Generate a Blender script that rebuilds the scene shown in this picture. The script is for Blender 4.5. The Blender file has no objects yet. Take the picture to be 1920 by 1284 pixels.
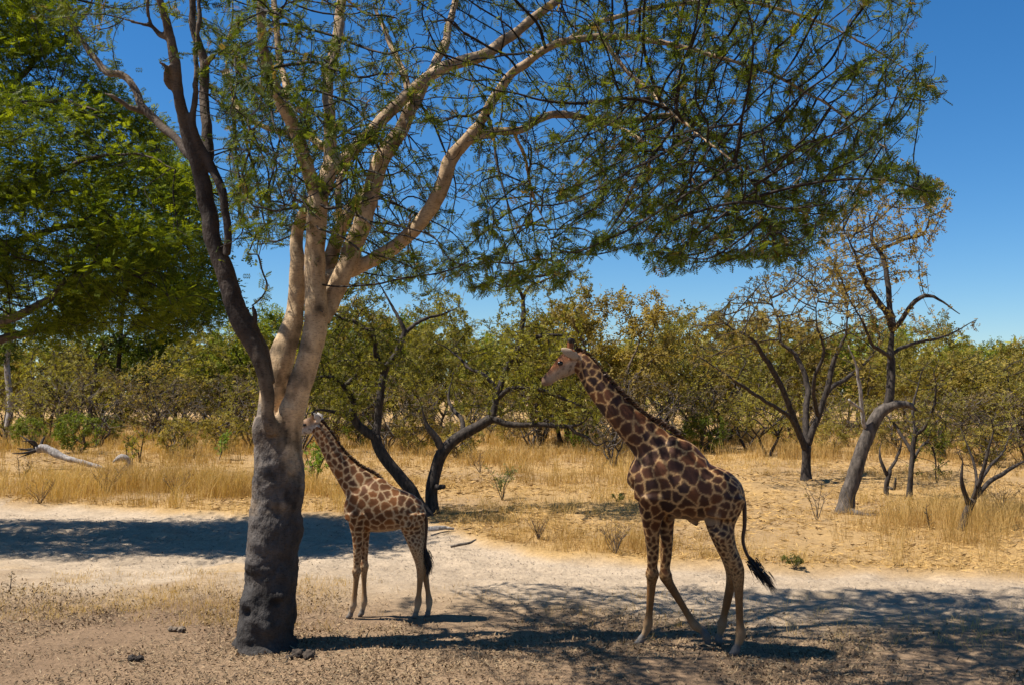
import bpy, bmesh, math, random
import numpy as np
from mathutils import Vector, noise as mnoise
rng = np.random.default_rng(7)
random.seed(7)
R = math.radians
scene = bpy.context.scene
col = scene.collection

# ------------------------------------------------------------------ camera, sky, sun, exposure
FPX, CX, CY, HOR, CAMH = 1900.0, 960.0, 642.0, 735.0, 3.1
PITCH = math.atan((HOR - CY) / FPX)
cam = bpy.data.cameras.new('camera')
cam.sensor_width = 36.0
cam.lens = 36.0 * FPX / 1920.0
cam.clip_end = 3000
cam_o = bpy.data.objects.new('camera', cam)
cam_o.location = (0, 0, CAMH)
cam_o.rotation_euler = (R(90) + PITCH, 0, 0)
col.objects.link(cam_o)
scene.camera = cam_o

SUN_EL = 60.0
SUN_TO = np.array([0.993, 0.118])            # horizontal direction the light travels
world = bpy.data.worlds.new('World')
scene.world = world
world.use_nodes = True
wn = world.node_tree
wn.nodes.clear()
sky = wn.nodes.new('ShaderNodeTexSky')
sky.sky_type = 'NISHITA'
sky.sun_disc = False
sky.sun_elevation = R(SUN_EL)
sky.sun_rotation = math.atan2(-SUN_TO[0], -SUN_TO[1])
sky.altitude = 0
sky.air_density = 1.0
sky.dust_density = 0.0
sky.ozone_density = 8.0
bgn = wn.nodes.new('ShaderNodeBackground')
bgn.inputs['Strength'].default_value = 0.068
wo = wn.nodes.new('ShaderNodeOutputWorld')
hs = wn.nodes.new('ShaderNodeHueSaturation')
hs.inputs['Saturation'].default_value = 1.2
tint = wn.nodes.new('ShaderNodeMix'); tint.data_type = 'RGBA'; tint.blend_type = 'MULTIPLY'
tint.inputs[0].default_value = 1.0; tint.inputs[7].default_value = (0.97, 1.0, 1.02, 1)
wn.links.new(sky.outputs[0], tint.inputs[6]); wn.links.new(tint.outputs[2], hs.inputs['Color'])
wn.links.new(hs.outputs[0], bgn.inputs[0])
wn.links.new(bgn.outputs[0], wo.inputs[0])

sun = bpy.data.lights.new('sun', 'SUN')
sun.energy = 5.0
sun.angle = R(0.55)
sun.color = (1.0, 0.96, 0.90)
sun_o = bpy.data.objects.new('sun', sun)
d = Vector((SUN_TO[0] * math.cos(R(SUN_EL)), SUN_TO[1] * math.cos(R(SUN_EL)), -math.sin(R(SUN_EL))))
sun_o.rotation_euler = d.to_track_quat('-Z', 'Y').to_euler()
sun_o.location = (-10, 5, 20)
col.objects.link(sun_o)

scene.view_settings.view_transform = 'Standard'
scene.view_settings.look = 'None'
scene.view_settings.exposure = 0.85
scene.view_settings.gamma = 1.0

# ------------------------------------------------------------------ pixel -> place
def P(px, py, Y):
    """point seen at photo pixel (px,py), Y metres in front of the camera"""
    px, py, Y = np.asarray(px, float), np.asarray(py, float), np.asarray(Y, float)
    s, c = math.sin(PITCH), math.cos(PITCH)
    t = Y / (FPX * c + (py - CY) * s)
    X = t * (px - CX)
    Z = CAMH + t * (FPX * s - (py - CY) * c)
    return np.stack(np.broadcast_arrays(X, Y, Z), -1)

def terr(X, Y):
    """ground height"""
    X, Y = np.asarray(X, float), np.asarray(Y, float)
    z = 0.02 * np.clip(Y - 28, 0, 75)
    z = z + 0.05 * np.sin(X * 0.31 + 1.3) * np.sin(Y * 0.27) * np.clip((Y - 15) / 10, 0, 1)
    z = z + 0.022 * np.sin(X * 1.3 + Y * 0.7) * np.sin(Y * 1.1 - X * 0.4) * np.clip((Y - 15) / 6, 0.3, 1)
    return z

def G(px, py):
    """ground point seen at a pixel"""
    d = 5.0
    for _ in range(3):
        lo, hi = 4.0, 400.0
        for _ in range(50):
            m = 0.5 * (lo + hi)
            p = P(px, py, m)
            if p[2] > terr(p[0], m): lo = m
            else: hi = m
        d = lo
        break
    p = P(px, py, d)
    return np.array([p[0], d, float(terr(p[0], d))])

# ------------------------------------------------------------------ mesh helpers
def mesh_np(name, V, F, cols=None, smooth=False, extra=None):
    """F: (n,k) array or list of such arrays"""
    if not isinstance(F, (list, tuple)): F = [F]
    F = [np.asarray(f, np.int32) for f in F if len(f)]
    V = np.asarray(V, np.float32)
    me = bpy.data.meshes.new(name)
    loops = np.concatenate([f.ravel() for f in F])
    sizes = np.concatenate([np.full(len(f), f.shape[1], np.int32) for f in F])
    starts = np.concatenate([[0], np.cumsum(sizes)[:-1]]).astype(np.int32)
    me.vertices.add(len(V)); me.vertices.foreach_set('co', V.ravel())
    me.loops.add(len(loops)); me.loops.foreach_set('vertex_index', loops)
    me.polygons.add(len(sizes)); me.polygons.foreach_set('loop_start', starts)
    me.polygons.foreach_set('loop_total', sizes)
    me.polygons.foreach_set('use_smooth', np.full(len(sizes), smooth))
    if cols is not None: add_col(me, cols)
    if extra:
        for k, v in extra.items():
            a = me.attributes.new(k, 'FLOAT', 'POINT'); a.data.foreach_set('value', np.asarray(v, np.float32))
    me.update(calc_edges=True)
    me.validate()
    return me

def add_col(me, cols, name='Col'):
    a = me.attributes.new(name, 'FLOAT_COLOR', 'POINT')
    c = np.ones((len(me.vertices), 4), np.float32)
    c[:, :3] = cols
    a.data.foreach_set('color', c.ravel())

def obj(name, me, mat, parent=None, loc=None):
    o = bpy.data.objects.new(name, me)
    col.objects.link(o)
    if mat is not None and not me.materials: me.materials.append(mat)
    if parent is not None:
        o.parent = parent
        o.matrix_parent_inverse.identity()
    if loc is not None: o.location = loc
    if name in ('twigs', 'foliage'): o['kind'] = 'stuff'
    return o

def tag(o, label=None, cat=None, group=None, kind=None):
    if label: o['label'] = label
    if cat: o['category'] = cat
    if group: o['group'] = group
    if kind: o['kind'] = kind
    return o

def thing(name, label, cat, loc=(0, 0, 0), group=None):
    o = bpy.data.objects.new(name, None)
    o.empty_display_size = 0.2
    o.location = loc
    col.objects.link(o)
    return tag(o, label, cat, group)

def nrm(v):
    return v / np.maximum(np.linalg.norm(v, axis=-1, keepdims=True), 1e-9)

def spline(pts, rad, step):
    """Catmull-Rom resample of a polyline with radii"""
    pts = np.asarray(pts, float); rad = np.asarray(rad, float)
    p = np.vstack([2 * pts[0] - pts[1], pts, 2 * pts[-1] - pts[-2]])
    out, ro = [], []
    for i in range(len(pts) - 1):
        n = max(1, int(round(np.linalg.norm(pts[i + 1] - pts[i]) / step)))
        for k in range(n):
            t = k / n
            a, b, c, e = p[i], p[i + 1], p[i + 2], p[i + 3]
            out.append(0.5 * (2 * b + (c - a) * t + (2 * a - 5 * b + 4 * c - e) * t * t + (3 * b - a - 3 * c + e) * t ** 3))
            ro.append(rad[i] * (1 - t) + rad[i + 1] * t)
    out.append(pts[-1]); ro.append(rad[-1])
    return np.array(out), np.array(ro)

def tube(pts, rad, sides=8, lump=0.0, seed=0):
    """verts, quads and end caps of a round limb"""
    n = len(pts)
    T = nrm(np.gradient(pts, axis=0))
    u = np.cross(T[0], [0.3, 0.9, 0.1]); u /= np.linalg.norm(u)
    ang = np.linspace(0, 2 * np.pi, sides, endpoint=False)
    V = np.empty((n, sides, 3))
    rs = np.random.default_rng(seed)
    ph = rs.uniform(0, 6.28, 4)
    for i in range(n):
        u = u - T[i] * np.dot(u, T[i]); u /= np.linalg.norm(u)
        w = np.cross(T[i], u)
        r = rad[i] * (1 + lump * (np.sin(2 * ang + ph[0] + i * 0.35) * 0.5 + np.sin(3 * ang + ph[1] - i * 0.5) * 0.4 + np.sin(i * 0.9 + ph[2]) * 0.35))
        V[i] = pts[i] + r[:, None] * (np.cos(ang)[:, None] * u + np.sin(ang)[:, None] * w)
    V = V.reshape(-1, 3)
    i = np.arange(n - 1)[:, None] * sides
    j = np.arange(sides)[None]; k = (j + 1) % sides
    Q = np.stack([i + j, i + k, i + sides + k, i + sides + j], -1).reshape(-1, 4)
    V = np.vstack([V, pts[0][None], pts[-1][None]])
    a, b = n * sides, n * sides + 1
    j = np.arange(sides); k = (j + 1) % sides
    C = np.vstack([np.stack([np.full(sides, a), k, j], -1), np.stack([np.full(sides, b), (n - 1) * sides + j, (n - 1) * sides + k], -1)])
    return V, Q, C

def join(parts):
    Vs, Qs, Cs, off = [], [], [], 0
    for V, Q, C in parts:
        Vs.append(V); Qs.append(Q + off); Cs.append(C + off); off += len(V)
    return np.vstack(Vs), np.vstack(Qs), np.vstack(Cs)

def crook(pts, amp, rs):
    """small crooked jitter along a limb, ends kept"""
    n = len(pts)
    if n < 4: return pts
    j = rs.normal(0, amp, (n, 3))
    j = (j + np.roll(j, 1, 0) + np.roll(j, -1, 0)) / 2
    j[0] = 0
    return pts + j

# ------------------------------------------------------------------ growing twigs (space colonisation)
def colonize(nodes, att, D, dk, di, iters=80, jit=0.35, trop=(0, 0, 0), seed=1, maxnodes=30000):
    rs = np.random.default_rng(seed)
    pos = np.asarray(nodes, float)
    n0 = len(pos)
    par = np.full(n0, -1)
    kids = np.zeros(n0, int)
    A = np.asarray(att, float)
    near = np.zeros(len(A), int); dist = np.full(len(A), 1e9)
    def upd(A, near, dist, P_, base):
        for s in range(0, len(P_), 400):
            q = P_[s:s + 400]
            dd = ((A[:, None, :] - q[None]) ** 2).sum(-1)
            k = dd.argmin(1); m = np.sqrt(dd[np.arange(len(A)), k])
            b = m < dist
            near[b] = base + s + k[b]; dist[b] = m[b]
    upd(A, near, dist, pos, 0)
    trop = np.asarray(trop, float)
    for it in range(iters):
        act = (dist < di)
        if not act.any() or len(pos) > maxnodes: break
        idx = near[act]
        dv = nrm(A[act] - pos[idx])
        un, inv = np.unique(idx, return_inverse=True)
        s = np.zeros((len(un), 3)); np.add.at(s, inv, dv)
        ok = kids[un] < 3
        un, s = un[ok], s[ok]
        if not len(un): break
        dirs = nrm(nrm(s) + rs.normal(0, jit, s.shape) + trop)
        new = pos[un] + dirs * D * rs.uniform(0.7, 1.25, (len(un), 1))
        base = len(pos)
        pos = np.vstack([pos, new]); par = np.concatenate([par, un]); kids[un] += 1
        kids = np.concatenate([kids, np.zeros(len(un), int)])
        upd(A, near, dist, new, base)
        keep = dist > dk
        # attractors that sit on exhausted nodes are dropped
        keep &= ~((kids[near] >= 3))
        A, near, dist = A[keep], near[keep], dist[keep]
        if not len(A): break
    # the growth zigzags: relax every grown node towards its neighbours
    n = len(pos); ii = np.arange(n0, n); main = np.full(n, -1)
    size = np.ones(n)
    for i in range(n - 1, n0 - 1, -1): size[par[i]] += size[i]
    od = ii[np.argsort(size[ii])]; main[par[od]] = od
    has = ii[main[ii] >= 0]
    for _ in range(4):
        q = pos.copy()
        q[has] = 0.4 * pos[has] + 0.3 * pos[par[has]] + 0.3 * pos[main[has]]
        pos = q
    return pos, par, n0

def twig_mesh(pos, par, n0, tip=0.004, expo=2.3, rmax=0.04, sides=4):
    n = len(pos)
    area = np.zeros(n)
    nch = np.zeros(n, int)
    for i in range(n - 1, n0 - 1, -1):
        if nch[i] == 0: area[i] = tip ** expo
        p = par[i]
        nch[p] += 1
        area[p] += area[i]
    rad = np.minimum(area ** (1 / expo), rmax)
    rad[rad == 0] = tip
    ii = np.arange(n0, n)
    if not len(ii): return None, rad, nch
    # main child of each node
    order = np.argsort(area[ii])
    main = np.full(n, -1); main[par[ii[order]]] = ii[order]
    ang = np.linspace(0, 2 * np.pi, sides, endpoint=False)
    def ring(c, t, r):
        ref = np.where(np.abs(t[:, 2:3]) < 0.8, np.array([[0, 0, 1.0]]), np.array([[1.0, 0, 0]]))
        u = nrm(np.cross(t, ref)); w = np.cross(t, u)
        return c[:, None] + r[:, None, None] * (np.cos(ang)[None, :, None] * u[:, None] + np.sin(ang)[None, :, None] * w[:, None])
    tan = nrm(pos[ii] - pos[par[ii]])
    top = ring(pos[ii], tan, rad[ii] * 0.97)
    bot = ring(pos[par[ii]], tan, np.minimum(rad[ii] * 1.15, rad[par[ii]] * 1.3))
    V = np.concatenate([bot, top], 1).reshape(-1, 3)
    b = np.arange(len(ii))[:, None] * (2 * sides)
    j = np.arange(sides)[None]; k = (j + 1) % sides
    Q = np.stack([b + j, b + k, b + sides + k, b + sides + j], -1).reshape(-1, 4)
    return (V, Q), rad, nch

# ------------------------------------------------------------------ leaves
def sprig_template(kind):
    """local leaf shapes: x along the stalk, y sideways, z up; returns verts, tris"""
    V, T = [], []
    def leaflet(x, y, dx, dy, w, z=0.0):
        L = math.hypot(dx, dy); nx, ny = -dy / L * w, dx / L * w
        i = len(V)
        V.extend([(x, y, z), (x + dx * .5 + nx, y + dy * .5 + ny, z + .02), (x + dx, y + dy, z - .03), (x + dx * .5 - nx, y + dy * .5 - ny, z + .02)])
        T.extend([(i, i + 1, i + 2), (i, i + 2, i + 3)])
    def bar(x, y, dx, dy, w):
        L = math.hypot(dx, dy); nx, ny = -dy / L * w, dx / L * w
        i = len(V)
        V.extend([(x + nx, y + ny, 0), (x - nx, y - ny, 0), (x + dx, y + dy, 0)])
        T.append((i, i + 1, i + 2))
    if kind == 'feather':                       # bipinnate acacia leaf
        for k in range(5):
            x = 0.08 + 0.19 * k; l = 0.36 - 0.04 * abs(k - 1.7)
            for s in (-1, 1):
                i = len(V)
                V.extend([(x, 0, 0), (x + 0.15, s * l * 0.55, 0.03), (x + 0.11, s * l, -0.05), ])
                T.append((i, i + 1, i + 2))
                V[i] = (x - 0.05, 0, 0); V[i + 1] = (x + 0.17, s * l * 0.5, 0.03)
        bar(0, 0, 1.0, 0, 0.018)
    elif kind == 'plume':
        for k in range(4):
            x = 0.05 + 0.24 * k
            for s in (-1, 1):
                i = len(V)
                V.extend([(x - 0.07, 0, 0), (x + 0.21, s * 0.17, 0.04), (x + 0.17, s * 0.42, -0.05)])
                T.append((i, i + 1, i + 2))
        leaflet(0.8, 0, 0.35, 0.02, 0.06)
    elif kind == 'pair':                        # small oval leaves
        leaflet(0, 0, 0.5, 0.45, 0.2); leaflet(0.15, 0, 0.55, -0.4, 0.2, 0.05); leaflet(0.5, 0.05, 0.5, 0.1, 0.18, -.04)
    elif kind == 'blob':                        # a few leaves of a far tree
        leaflet(0, 0, 0.6, 0.5, 0.22, .1); leaflet(0, 0, 0.55, -0.55, 0.24, -.1); leaflet(0, 0, -0.6, 0.3, 0.22, .12)
    return np.array(V, float), np.array(T)

def leaves(org, dirs, size, kind, cols, rs, flat=0.0):
    """cols: (N,3) colour per sprig"""
    tv, tt = sprig_template(kind)
    N = len(org)
    dirs = nrm(dirs)
    up = rs.normal(0, 1, (N, 3)); up[:, 2] += flat
    side = nrm(np.cross(up, dirs)); nor = np.cross(dirs, side)
    V = org[:, None] + size[:, None, None] * (tv[None, :, 0:1] * dirs[:, None] + tv[None, :, 1:2] * side[:, None] + tv[None, :, 2:3] * nor[:, None])
    T = tt[None] + (np.arange(N) * len(tv))[:, None, None]
    C = np.repeat(cols[:, None], len(tv), 1)
    return V.reshape(-1, 3), T.reshape(-1, 3), C.reshape(-1, 3)

def mixcol(a, b, t):
    a, b = np.asarray(a, float), np.asarray(b, float)
    return a[None] * (1 - t[:, None]) + b[None] * t[:, None]

# ------------------------------------------------------------------ materials
def new_mat(name):
    m = bpy.data.materials.new(name); m.use_nodes = True
    nt = m.node_tree; nt.nodes.clear()
    out = nt.nodes.new('ShaderNodeOutputMaterial')
    return m, nt, out

def N(nt, t, **kw):
    n = nt.nodes.new(t)
    for k, v in kw.items():
        if k.startswith('i_'): n.inputs[k[2:].replace('_', ' ')].default_value = v
        else: setattr(n, k, v)
    return n

def leaf_mat(name, trans=0.35, rough=0.55):
    m, nt, out = new_mat(name)
    a = N(nt, 'ShaderNodeAttribute', attribute_name='Col')
    p = N(nt, 'ShaderNodeBsdfPrincipled'); p.inputs['Roughness'].default_value = rough
    p.inputs['Specular IOR Level'].default_value = 0.1
    t = N(nt, 'ShaderNodeBsdfTranslucent')
    g = N(nt, 'ShaderNodeMix', data_type='RGBA', blend_type='MULTIPLY'); g.inputs[0].default_value = 1
    g.inputs[7].default_value = (1.25, 1.2, 0.5, 1)
    nt.links.new(a.outputs['Color'], g.inputs[6])
    mx = N(nt, 'ShaderNodeMixShader'); mx.inputs[0].default_value = trans
    nt.links.new(a.outputs['Color'], p.inputs['Base Color'])
    nt.links.new(g.outputs[2], t.inputs['Color'])
    nt.links.new(p.outputs[0], mx.inputs[1]); nt.links.new(t.outputs[0], mx.inputs[2])
    nt.links.new(mx.outputs[0], out.inputs[0])
    return m

def bark_mat(name, c1, c2, c3=None, scale=9.0, bump=0.5, stretch=0.35, attr=False):
    """mottled bark; with attr the vertex colour is the bark's own tone"""
    m, nt, out = new_mat(name)
    tc = N(nt, 'ShaderNodeTexCoord')
    mp = N(nt, 'ShaderNodeMapping'); mp.inputs['Scale'].default_value = (1, 1, stretch)
    nt.links.new(tc.outputs['Object'], mp.inputs[0])
    n1 = N(nt, 'ShaderNodeTexNoise'); n1.inputs['Scale'].default_value = scale; n1.inputs['Detail'].default_value = 7; n1.inputs['Roughness'].default_value = 0.65
    n2 = N(nt, 'ShaderNodeTexNoise'); n2.inputs['Scale'].default_value = scale * 5; n2.inputs['Detail'].default_value = 5
    nt.links.new(mp.outputs[0], n1.inputs[0]); nt.links.new(mp.outputs[0], n2.inputs[0])
    r = N(nt, 'ShaderNodeValToRGB')
    r.color_ramp.elements[0].position = 0.36; r.color_ramp.elements[0].color = (*c1, 1)
    r.color_ramp.elements[1].position = 0.66; r.color_ramp.elements[1].color = (*c2, 1)
    nt.links.new(n1.outputs[0], r.inputs[0])
    p = N(nt, 'ShaderNodeBsdfPrincipled'); p.inputs['Roughness'].default_value = 0.85
    p.inputs['Specular IOR Level'].default_value = 0.2
    last = r.outputs[0]
    if attr:
        a = N(nt, 'ShaderNodeAttribute', attribute_name='Col')
        g = N(nt, 'ShaderNodeMix', data_type='RGBA', blend_type='MULTIPLY'); g.inputs[0].default_value = 1
        nt.links.new(last, g.inputs[6]); nt.links.new(a.outputs['Color'], g.inputs[7]); last = g.outputs[2]
    if attr:
        mp3 = N(nt, 'ShaderNodeMapping'); mp3.inputs['Scale'].default_value = (1, 1, 2.6)
        nt.links.new(tc.outputs['Object'], mp3.inputs[0])
        n3 = N(nt, 'ShaderNodeTexNoise'); n3.inputs['Scale'].default_value = 21; n3.inputs['Detail'].default_value = 9; n3.inputs['Roughness'].default_value = 0.75
        nt.links.new(mp3.outputs[0], n3.inputs[0])
        r3 = N(nt, 'ShaderNodeMapRange'); r3.inputs[1].default_value = 0.36; r3.inputs[2].default_value = 0.5; r3.inputs[3].default_value = 0.52; r3.inputs[4].default_value = 1.06
        nt.links.new(n3.outputs[0], r3.inputs[0])
        g3 = N(nt, 'ShaderNodeVectorMath', operation='SCALE'); nt.links.new(last, g3.inputs[0]); nt.links.new(r3.outputs[0], g3.inputs['Scale']); last = g3.outputs[0]
    nt.links.new(last, p.inputs['Base Color'])
    ad = N(nt, 'ShaderNodeMath', operation='ADD'); 
    nt.links.new(n1.outputs[0], ad.inputs[0]); 
    ml = N(nt, 'ShaderNodeMath', operation='MULTIPLY'); ml.inputs[1].default_value = 0.5
    nt.links.new(n2.outputs[0], ml.inputs[0]); nt.links.new(ml.outputs[0], ad.inputs[1])
    b = N(nt, 'ShaderNodeBump'); b.inputs['Strength'].default_value = bump; b.inputs['Distance'].default_value = 0.03
    if attr:
        am = N(nt, 'ShaderNodeAttribute', attribute_name='mud')
        mm = N(nt, 'ShaderNodeMapRange'); mm.inputs[3].default_value = 0.025; mm.inputs[4].default_value = 0.14
        nt.links.new(am.outputs['Fac'], mm.inputs[0]); nt.links.new(mm.outputs[0], b.inputs['Distance'])
    nt.links.new(ad.outputs[0], b.inputs['Height']); nt.links.new(b.outputs[0], p.inputs['Normal'])
    nt.links.new(p.outputs[0], out.inputs[0])
    return m

def attr_mat(name, rough=0.8, bumpscale=60, bump=0.25, var=0.35, dist=0.01, spec=0.2):
    """vertex-coloured surface with fine grain"""
    m, nt, out = new_mat(name)
    a = N(nt, 'ShaderNodeAttribute', attribute_name='Col')
    tc = N(nt, 'ShaderNodeTexCoord')
    n1 = N(nt, 'ShaderNodeTexNoise'); n1.inputs['Scale'].default_value = bumpscale; n1.inputs['Detail'].default_value = 6
    nt.links.new(tc.outputs['Object'], n1.inputs[0])
    mr = N(nt, 'ShaderNodeMapRange'); mr.inputs[3].default_value = 1 - var; mr.inputs[4].default_value = 1 + var
    mr.inputs[1].default_value = 0.25; mr.inputs[2].default_value = 0.75
    nt.links.new(n1.outputs[0], mr.inputs[0])
    g = N(nt, 'ShaderNodeVectorMath', operation='SCALE')
    nt.links.new(a.outputs['Color'], g.inputs[0]); nt.links.new(mr.outputs[0], g.inputs['Scale'])
    p = N(nt, 'ShaderNodeBsdfPrincipled'); p.inputs['Roughness'].default_value = rough; p.inputs['Specular IOR Level'].default_value = spec
    nt.links.new(g.outputs[0], p.inputs['Base Color'])
    b = N(nt, 'ShaderNodeBump'); b.inputs['Strength'].default_value = bump; b.inputs['Distance'].default_value = dist
    nt.links.new(n1.outputs[0], b.inputs['Height']); nt.links.new(b.outputs[0], p.inputs['Normal'])
    nt.links.new(p.outputs[0], out.inputs[0])
    return m

M = {}
M['leaf'] = leaf_mat('acacia_leaf', 0.45)
M['leaf_far'] = leaf_mat('bush_leaf', 0.42, 0.7)
M['straw'] = leaf_mat('dry_grass', 0.3, 0.6)
M['bark_main'] = bark_mat('smooth_pale_bark', (0.62, 0.56, 0.50), (1.12, 1.08, 1.02), scale=7, bump=0.45, stretch=0.5, attr=True)
M['bark_dark'] = bark_mat('dark_rough_bark', (0.018, 0.014, 0.011), (0.075, 0.058, 0.045), scale=14, bump=0.7)
M['bark_brown'] = bark_mat('brown_bark', (0.05, 0.035, 0.024), (0.15, 0.11, 0.078), scale=12, bump=0.6)
M['bark_grey'] = bark_mat('grey_bark', (0.035, 0.028, 0.022), (0.14, 0.112, 0.088), scale=12, bump=0.7)
M['bark_white'] = bark_mat('weathered_pale_wood', (0.16, 0.135, 0.11), (0.46, 0.41, 0.36), scale=14, bump=0.9)
M['twig'] = bark_mat('twig_bark', (0.014, 0.010, 0.007), (0.05, 0.036, 0.025), scale=16, bump=0.2)
M['coat'] = attr_mat('giraffe_coat', 0.62, 90, 0.25, 0.22, 0.006, 0.3)
M['hair'] = attr_mat('coarse_hair', 0.5, 120, 0.2, 0.3, 0.004, 0.35)
M['litter'] = attr_mat('dead_leaf', 0.8, 40, 0.2, 0.3)

# ------------------------------------------------------------------ ground and sandy track
def fbm(X, Y, seed=0, oct=4, f=1.0):
    """cheap smooth 2-D noise"""
    rs = np.random.default_rng(seed)
    out = np.zeros(np.broadcast(X, Y).shape); a = 1.0
    for o in range(oct):
        for _ in range(3):
            th = rs.uniform(0, 6.28); k = f * rs.uniform(0.7, 1.4); p1, p2 = rs.uniform(0, 6.28, 2)
            u = X * math.cos(th) + Y * math.sin(th); v = -X * math.sin(th) + Y * math.cos(th)
            out = out + a * np.sin(u * k + p1 + 1.3 * np.sin(v * k * 0.7 + p2)) / 3
        a *= 0.55; f *= 2.1
    return out

_far = np.array([G(*q)[:2] for q in [(0, 945), (250, 955), (470, 966), (640, 964), (800, 985), (900, 1012), (1040, 1040), (1300, 1055), (1600, 1070), (1920, 1086)]])
_near = np.array([G(*q)[:2] for q in [(0, 1078), (300, 1084), (640, 1096), (1000, 1122), (1500, 1142), (1920, 1168)]])
def road_far(X): return np.interp(X, _far[:, 0], _far[:, 1], left=_far[0, 1] + 0.6)
def road_near(X): return np.interp(X, _near[:, 0], _near[:, 1])
def road_sd(X, Y):
    """>0 inside the track, metres from its nearest edge (ragged)"""
    w = 0.45 * fbm(X, Y, 3, 4, 1.1)
    return np.minimum(road_far(X) - Y + w * 0.7, (Y - road_near(X)) * 0.45 + w * 1.3)

def axis(lo, hi, step, far_lo, far_hi, grow=1.22):
    a = list(np.arange(lo, hi + 1e-6, step))
    s = step
    while a[-1] < far_hi: s *= grow; a.append(a[-1] + s)
    s = step; b = [a[0]]
    while b[-1] > far_lo: s *= grow; b.append(b[-1] - s)
    return np.array(b[:0:-1] + a)
gx = axis(-15, 13, 0.11, -900, 900); gy = axis(8.5, 29, 0.11, -300, 1500)
XX, YY = np.meshgrid(gx, gy)
sd = road_sd(XX, YY)
inroad = 1 / (1 + np.exp(-sd / 0.16))
ZZ = terr(XX, YY)
near_amt = np.clip(1 - (YY - 30) / 30, 0, 1)
ZZ = ZZ + near_amt * (0.016 * fbm(XX, YY, 5, 4, 2.2) + 0.009 * fbm(XX, YY, 6, 3, 9.0))
ZZ = ZZ - 0.10 * inroad * np.clip((YY - 15.5) / 3, 0, 1)        # the track lies a little lower
bank = np.exp(-((YY - road_far(XX) - 0.25) / 0.35) ** 2)
ZZ = ZZ + 0.05 * bank * (0.6 + 0.6 * fbm(XX, YY, 8, 3, 1.6))
vv = (YY - road_near(XX)) / np.maximum(road_far(XX) - road_near(XX), 1)
wob = 0.05 * np.sin(XX * 0.35 + 1) + 0.03 * fbm(XX, YY, 14, 2, 0.4)
wid = np.maximum(road_far(XX) - road_near(XX), 1)
rut = sum(np.exp(-(((vv - v0 - wob) * wid) / 0.26) ** 2) for v0 in (0.30, 0.62))
ridge = sum(np.exp(-((np.abs((vv - v0 - wob) * wid) - 0.42) / 0.16) ** 2) for v0 in (0.30, 0.62))
ZZ = ZZ + inroad * (-0.045 * rut + 0.03 * ridge + 0.03 * np.clip(fbm(XX, YY, 15, 3, 3.4), -1, 1) + 0.022 * np.clip(fbm(XX, YY, 16, 2, 8.0), -1, 0.4))
def zground(X, Y):
    """height of the built ground at points"""
    ix = np.clip(np.searchsorted(gx, X) - 1, 0, len(gx) - 2); iy = np.clip(np.searchsorted(gy, Y) - 1, 0, len(gy) - 2)
    tx = (X - gx[ix]) / (gx[ix + 1] - gx[ix]); ty = (Y - gy[iy]) / (gy[iy + 1] - gy[iy])
    return (ZZ[iy, ix] * (1 - tx) * (1 - ty) + ZZ[iy, ix + 1] * tx * (1 - ty) + ZZ[iy + 1, ix] * (1 - tx) * ty + ZZ[iy + 1, ix + 1] * tx * ty)
def zg(x, y): return float(zground(np.array([x]), np.array([y]))[0])

def L3(c): return np.array(c)[None, None, :]
fore = 1 / (1 + np.exp(-(road_near(XX) - 1.2 - YY + 0.9 * fbm(XX, YY, 12, 4, 1.0)) / 0.5))
patch = np.clip(0.5 + 0.6 * fbm(XX, YY, 21, 5, 0.55), 0, 1)[..., None]
straw_c = L3((0.45, 0.295, 0.125)) * (1 - patch) + L3((0.35, 0.24, 0.13)) * patch
sand_c = (L3((0.47, 0.38, 0.285)) * (1 - 0.5 * patch) + L3((0.36, 0.28, 0.20)) * 0.5 * patch) * (1 - 0.10 * rut[..., None])
fore_c = L3((0.21, 0.142, 0.092)) * patch + L3((0.30, 0.21, 0.135)) * (1 - patch)
tr_c = L3((0.37, 0.275, 0.18))
nearside = (YY < road_near(XX) + 1.0)[..., None]
base = np.where(nearside, tr_c * (1 - fore[..., None]) + fore_c * fore[..., None], straw_c)
gcol = base * (1 - inroad[..., None]) + sand_c * inroad[..., None]
gcol = gcol * L3((0.88, 0.83, 0.745))

m, nt, out = new_mat('sandy_ground')
a = N(nt, 'ShaderNodeAttribute', attribute_name='Col')
tc = N(nt, 'ShaderNodeTexCoord')
ns = []
for sc, de in ((1.7, 8), (11, 8), (55, 6)):
    n = N(nt, 'ShaderNodeTexNoise'); n.inputs['Scale'].default_value = sc; n.inputs['Detail'].default_value = de; n.inputs['Roughness'].default_value = 0.68
    nt.links.new(tc.outputs['Object'], n.inputs[0]); ns.append(n)
def mrange(src, lo, hi, f0=0.3, f1=0.7):
    r = N(nt, 'ShaderNodeMapRange'); r.inputs[1].default_value = f0; r.inputs[2].default_value = f1
    r.inputs[3].default_value = lo; r.inputs[4].default_value = hi; nt.links.new(src, r.inputs[0]); return r.outputs[0]
f1 = mrange(ns[0].outputs[0], 0.82, 1.16); f2 = mrange(ns[1].outputs[0], 0.74, 1.2); f3 = mrange(ns[2].outputs[0], 0.7, 1.25)
mu = N(nt, 'ShaderNodeMath', operation='MULTIPLY'); nt.links.new(f1, mu.inputs[0]); nt.links.new(f2, mu.inputs[1])
mu2 = N(nt, 'ShaderNodeMath', operation='MULTIPLY'); nt.links.new(mu.outputs[0], mu2.inputs[0]); nt.links.new(f3, mu2.inputs[1])
vs = N(nt, 'ShaderNodeVectorMath', operation='SCALE'); nt.links.new(a.outputs['Color'], vs.inputs[0]); nt.links.new(mu2.outputs[0], vs.inputs['Scale'])
p = N(nt, 'ShaderNodeBsdfPrincipled'); p.inputs['Roughness'].default_value = 0.95; p.inputs['Specular IOR Level'].default_value = 0.1
nt.links.new(vs.outputs[0], p.inputs['Base Color'])
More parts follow.
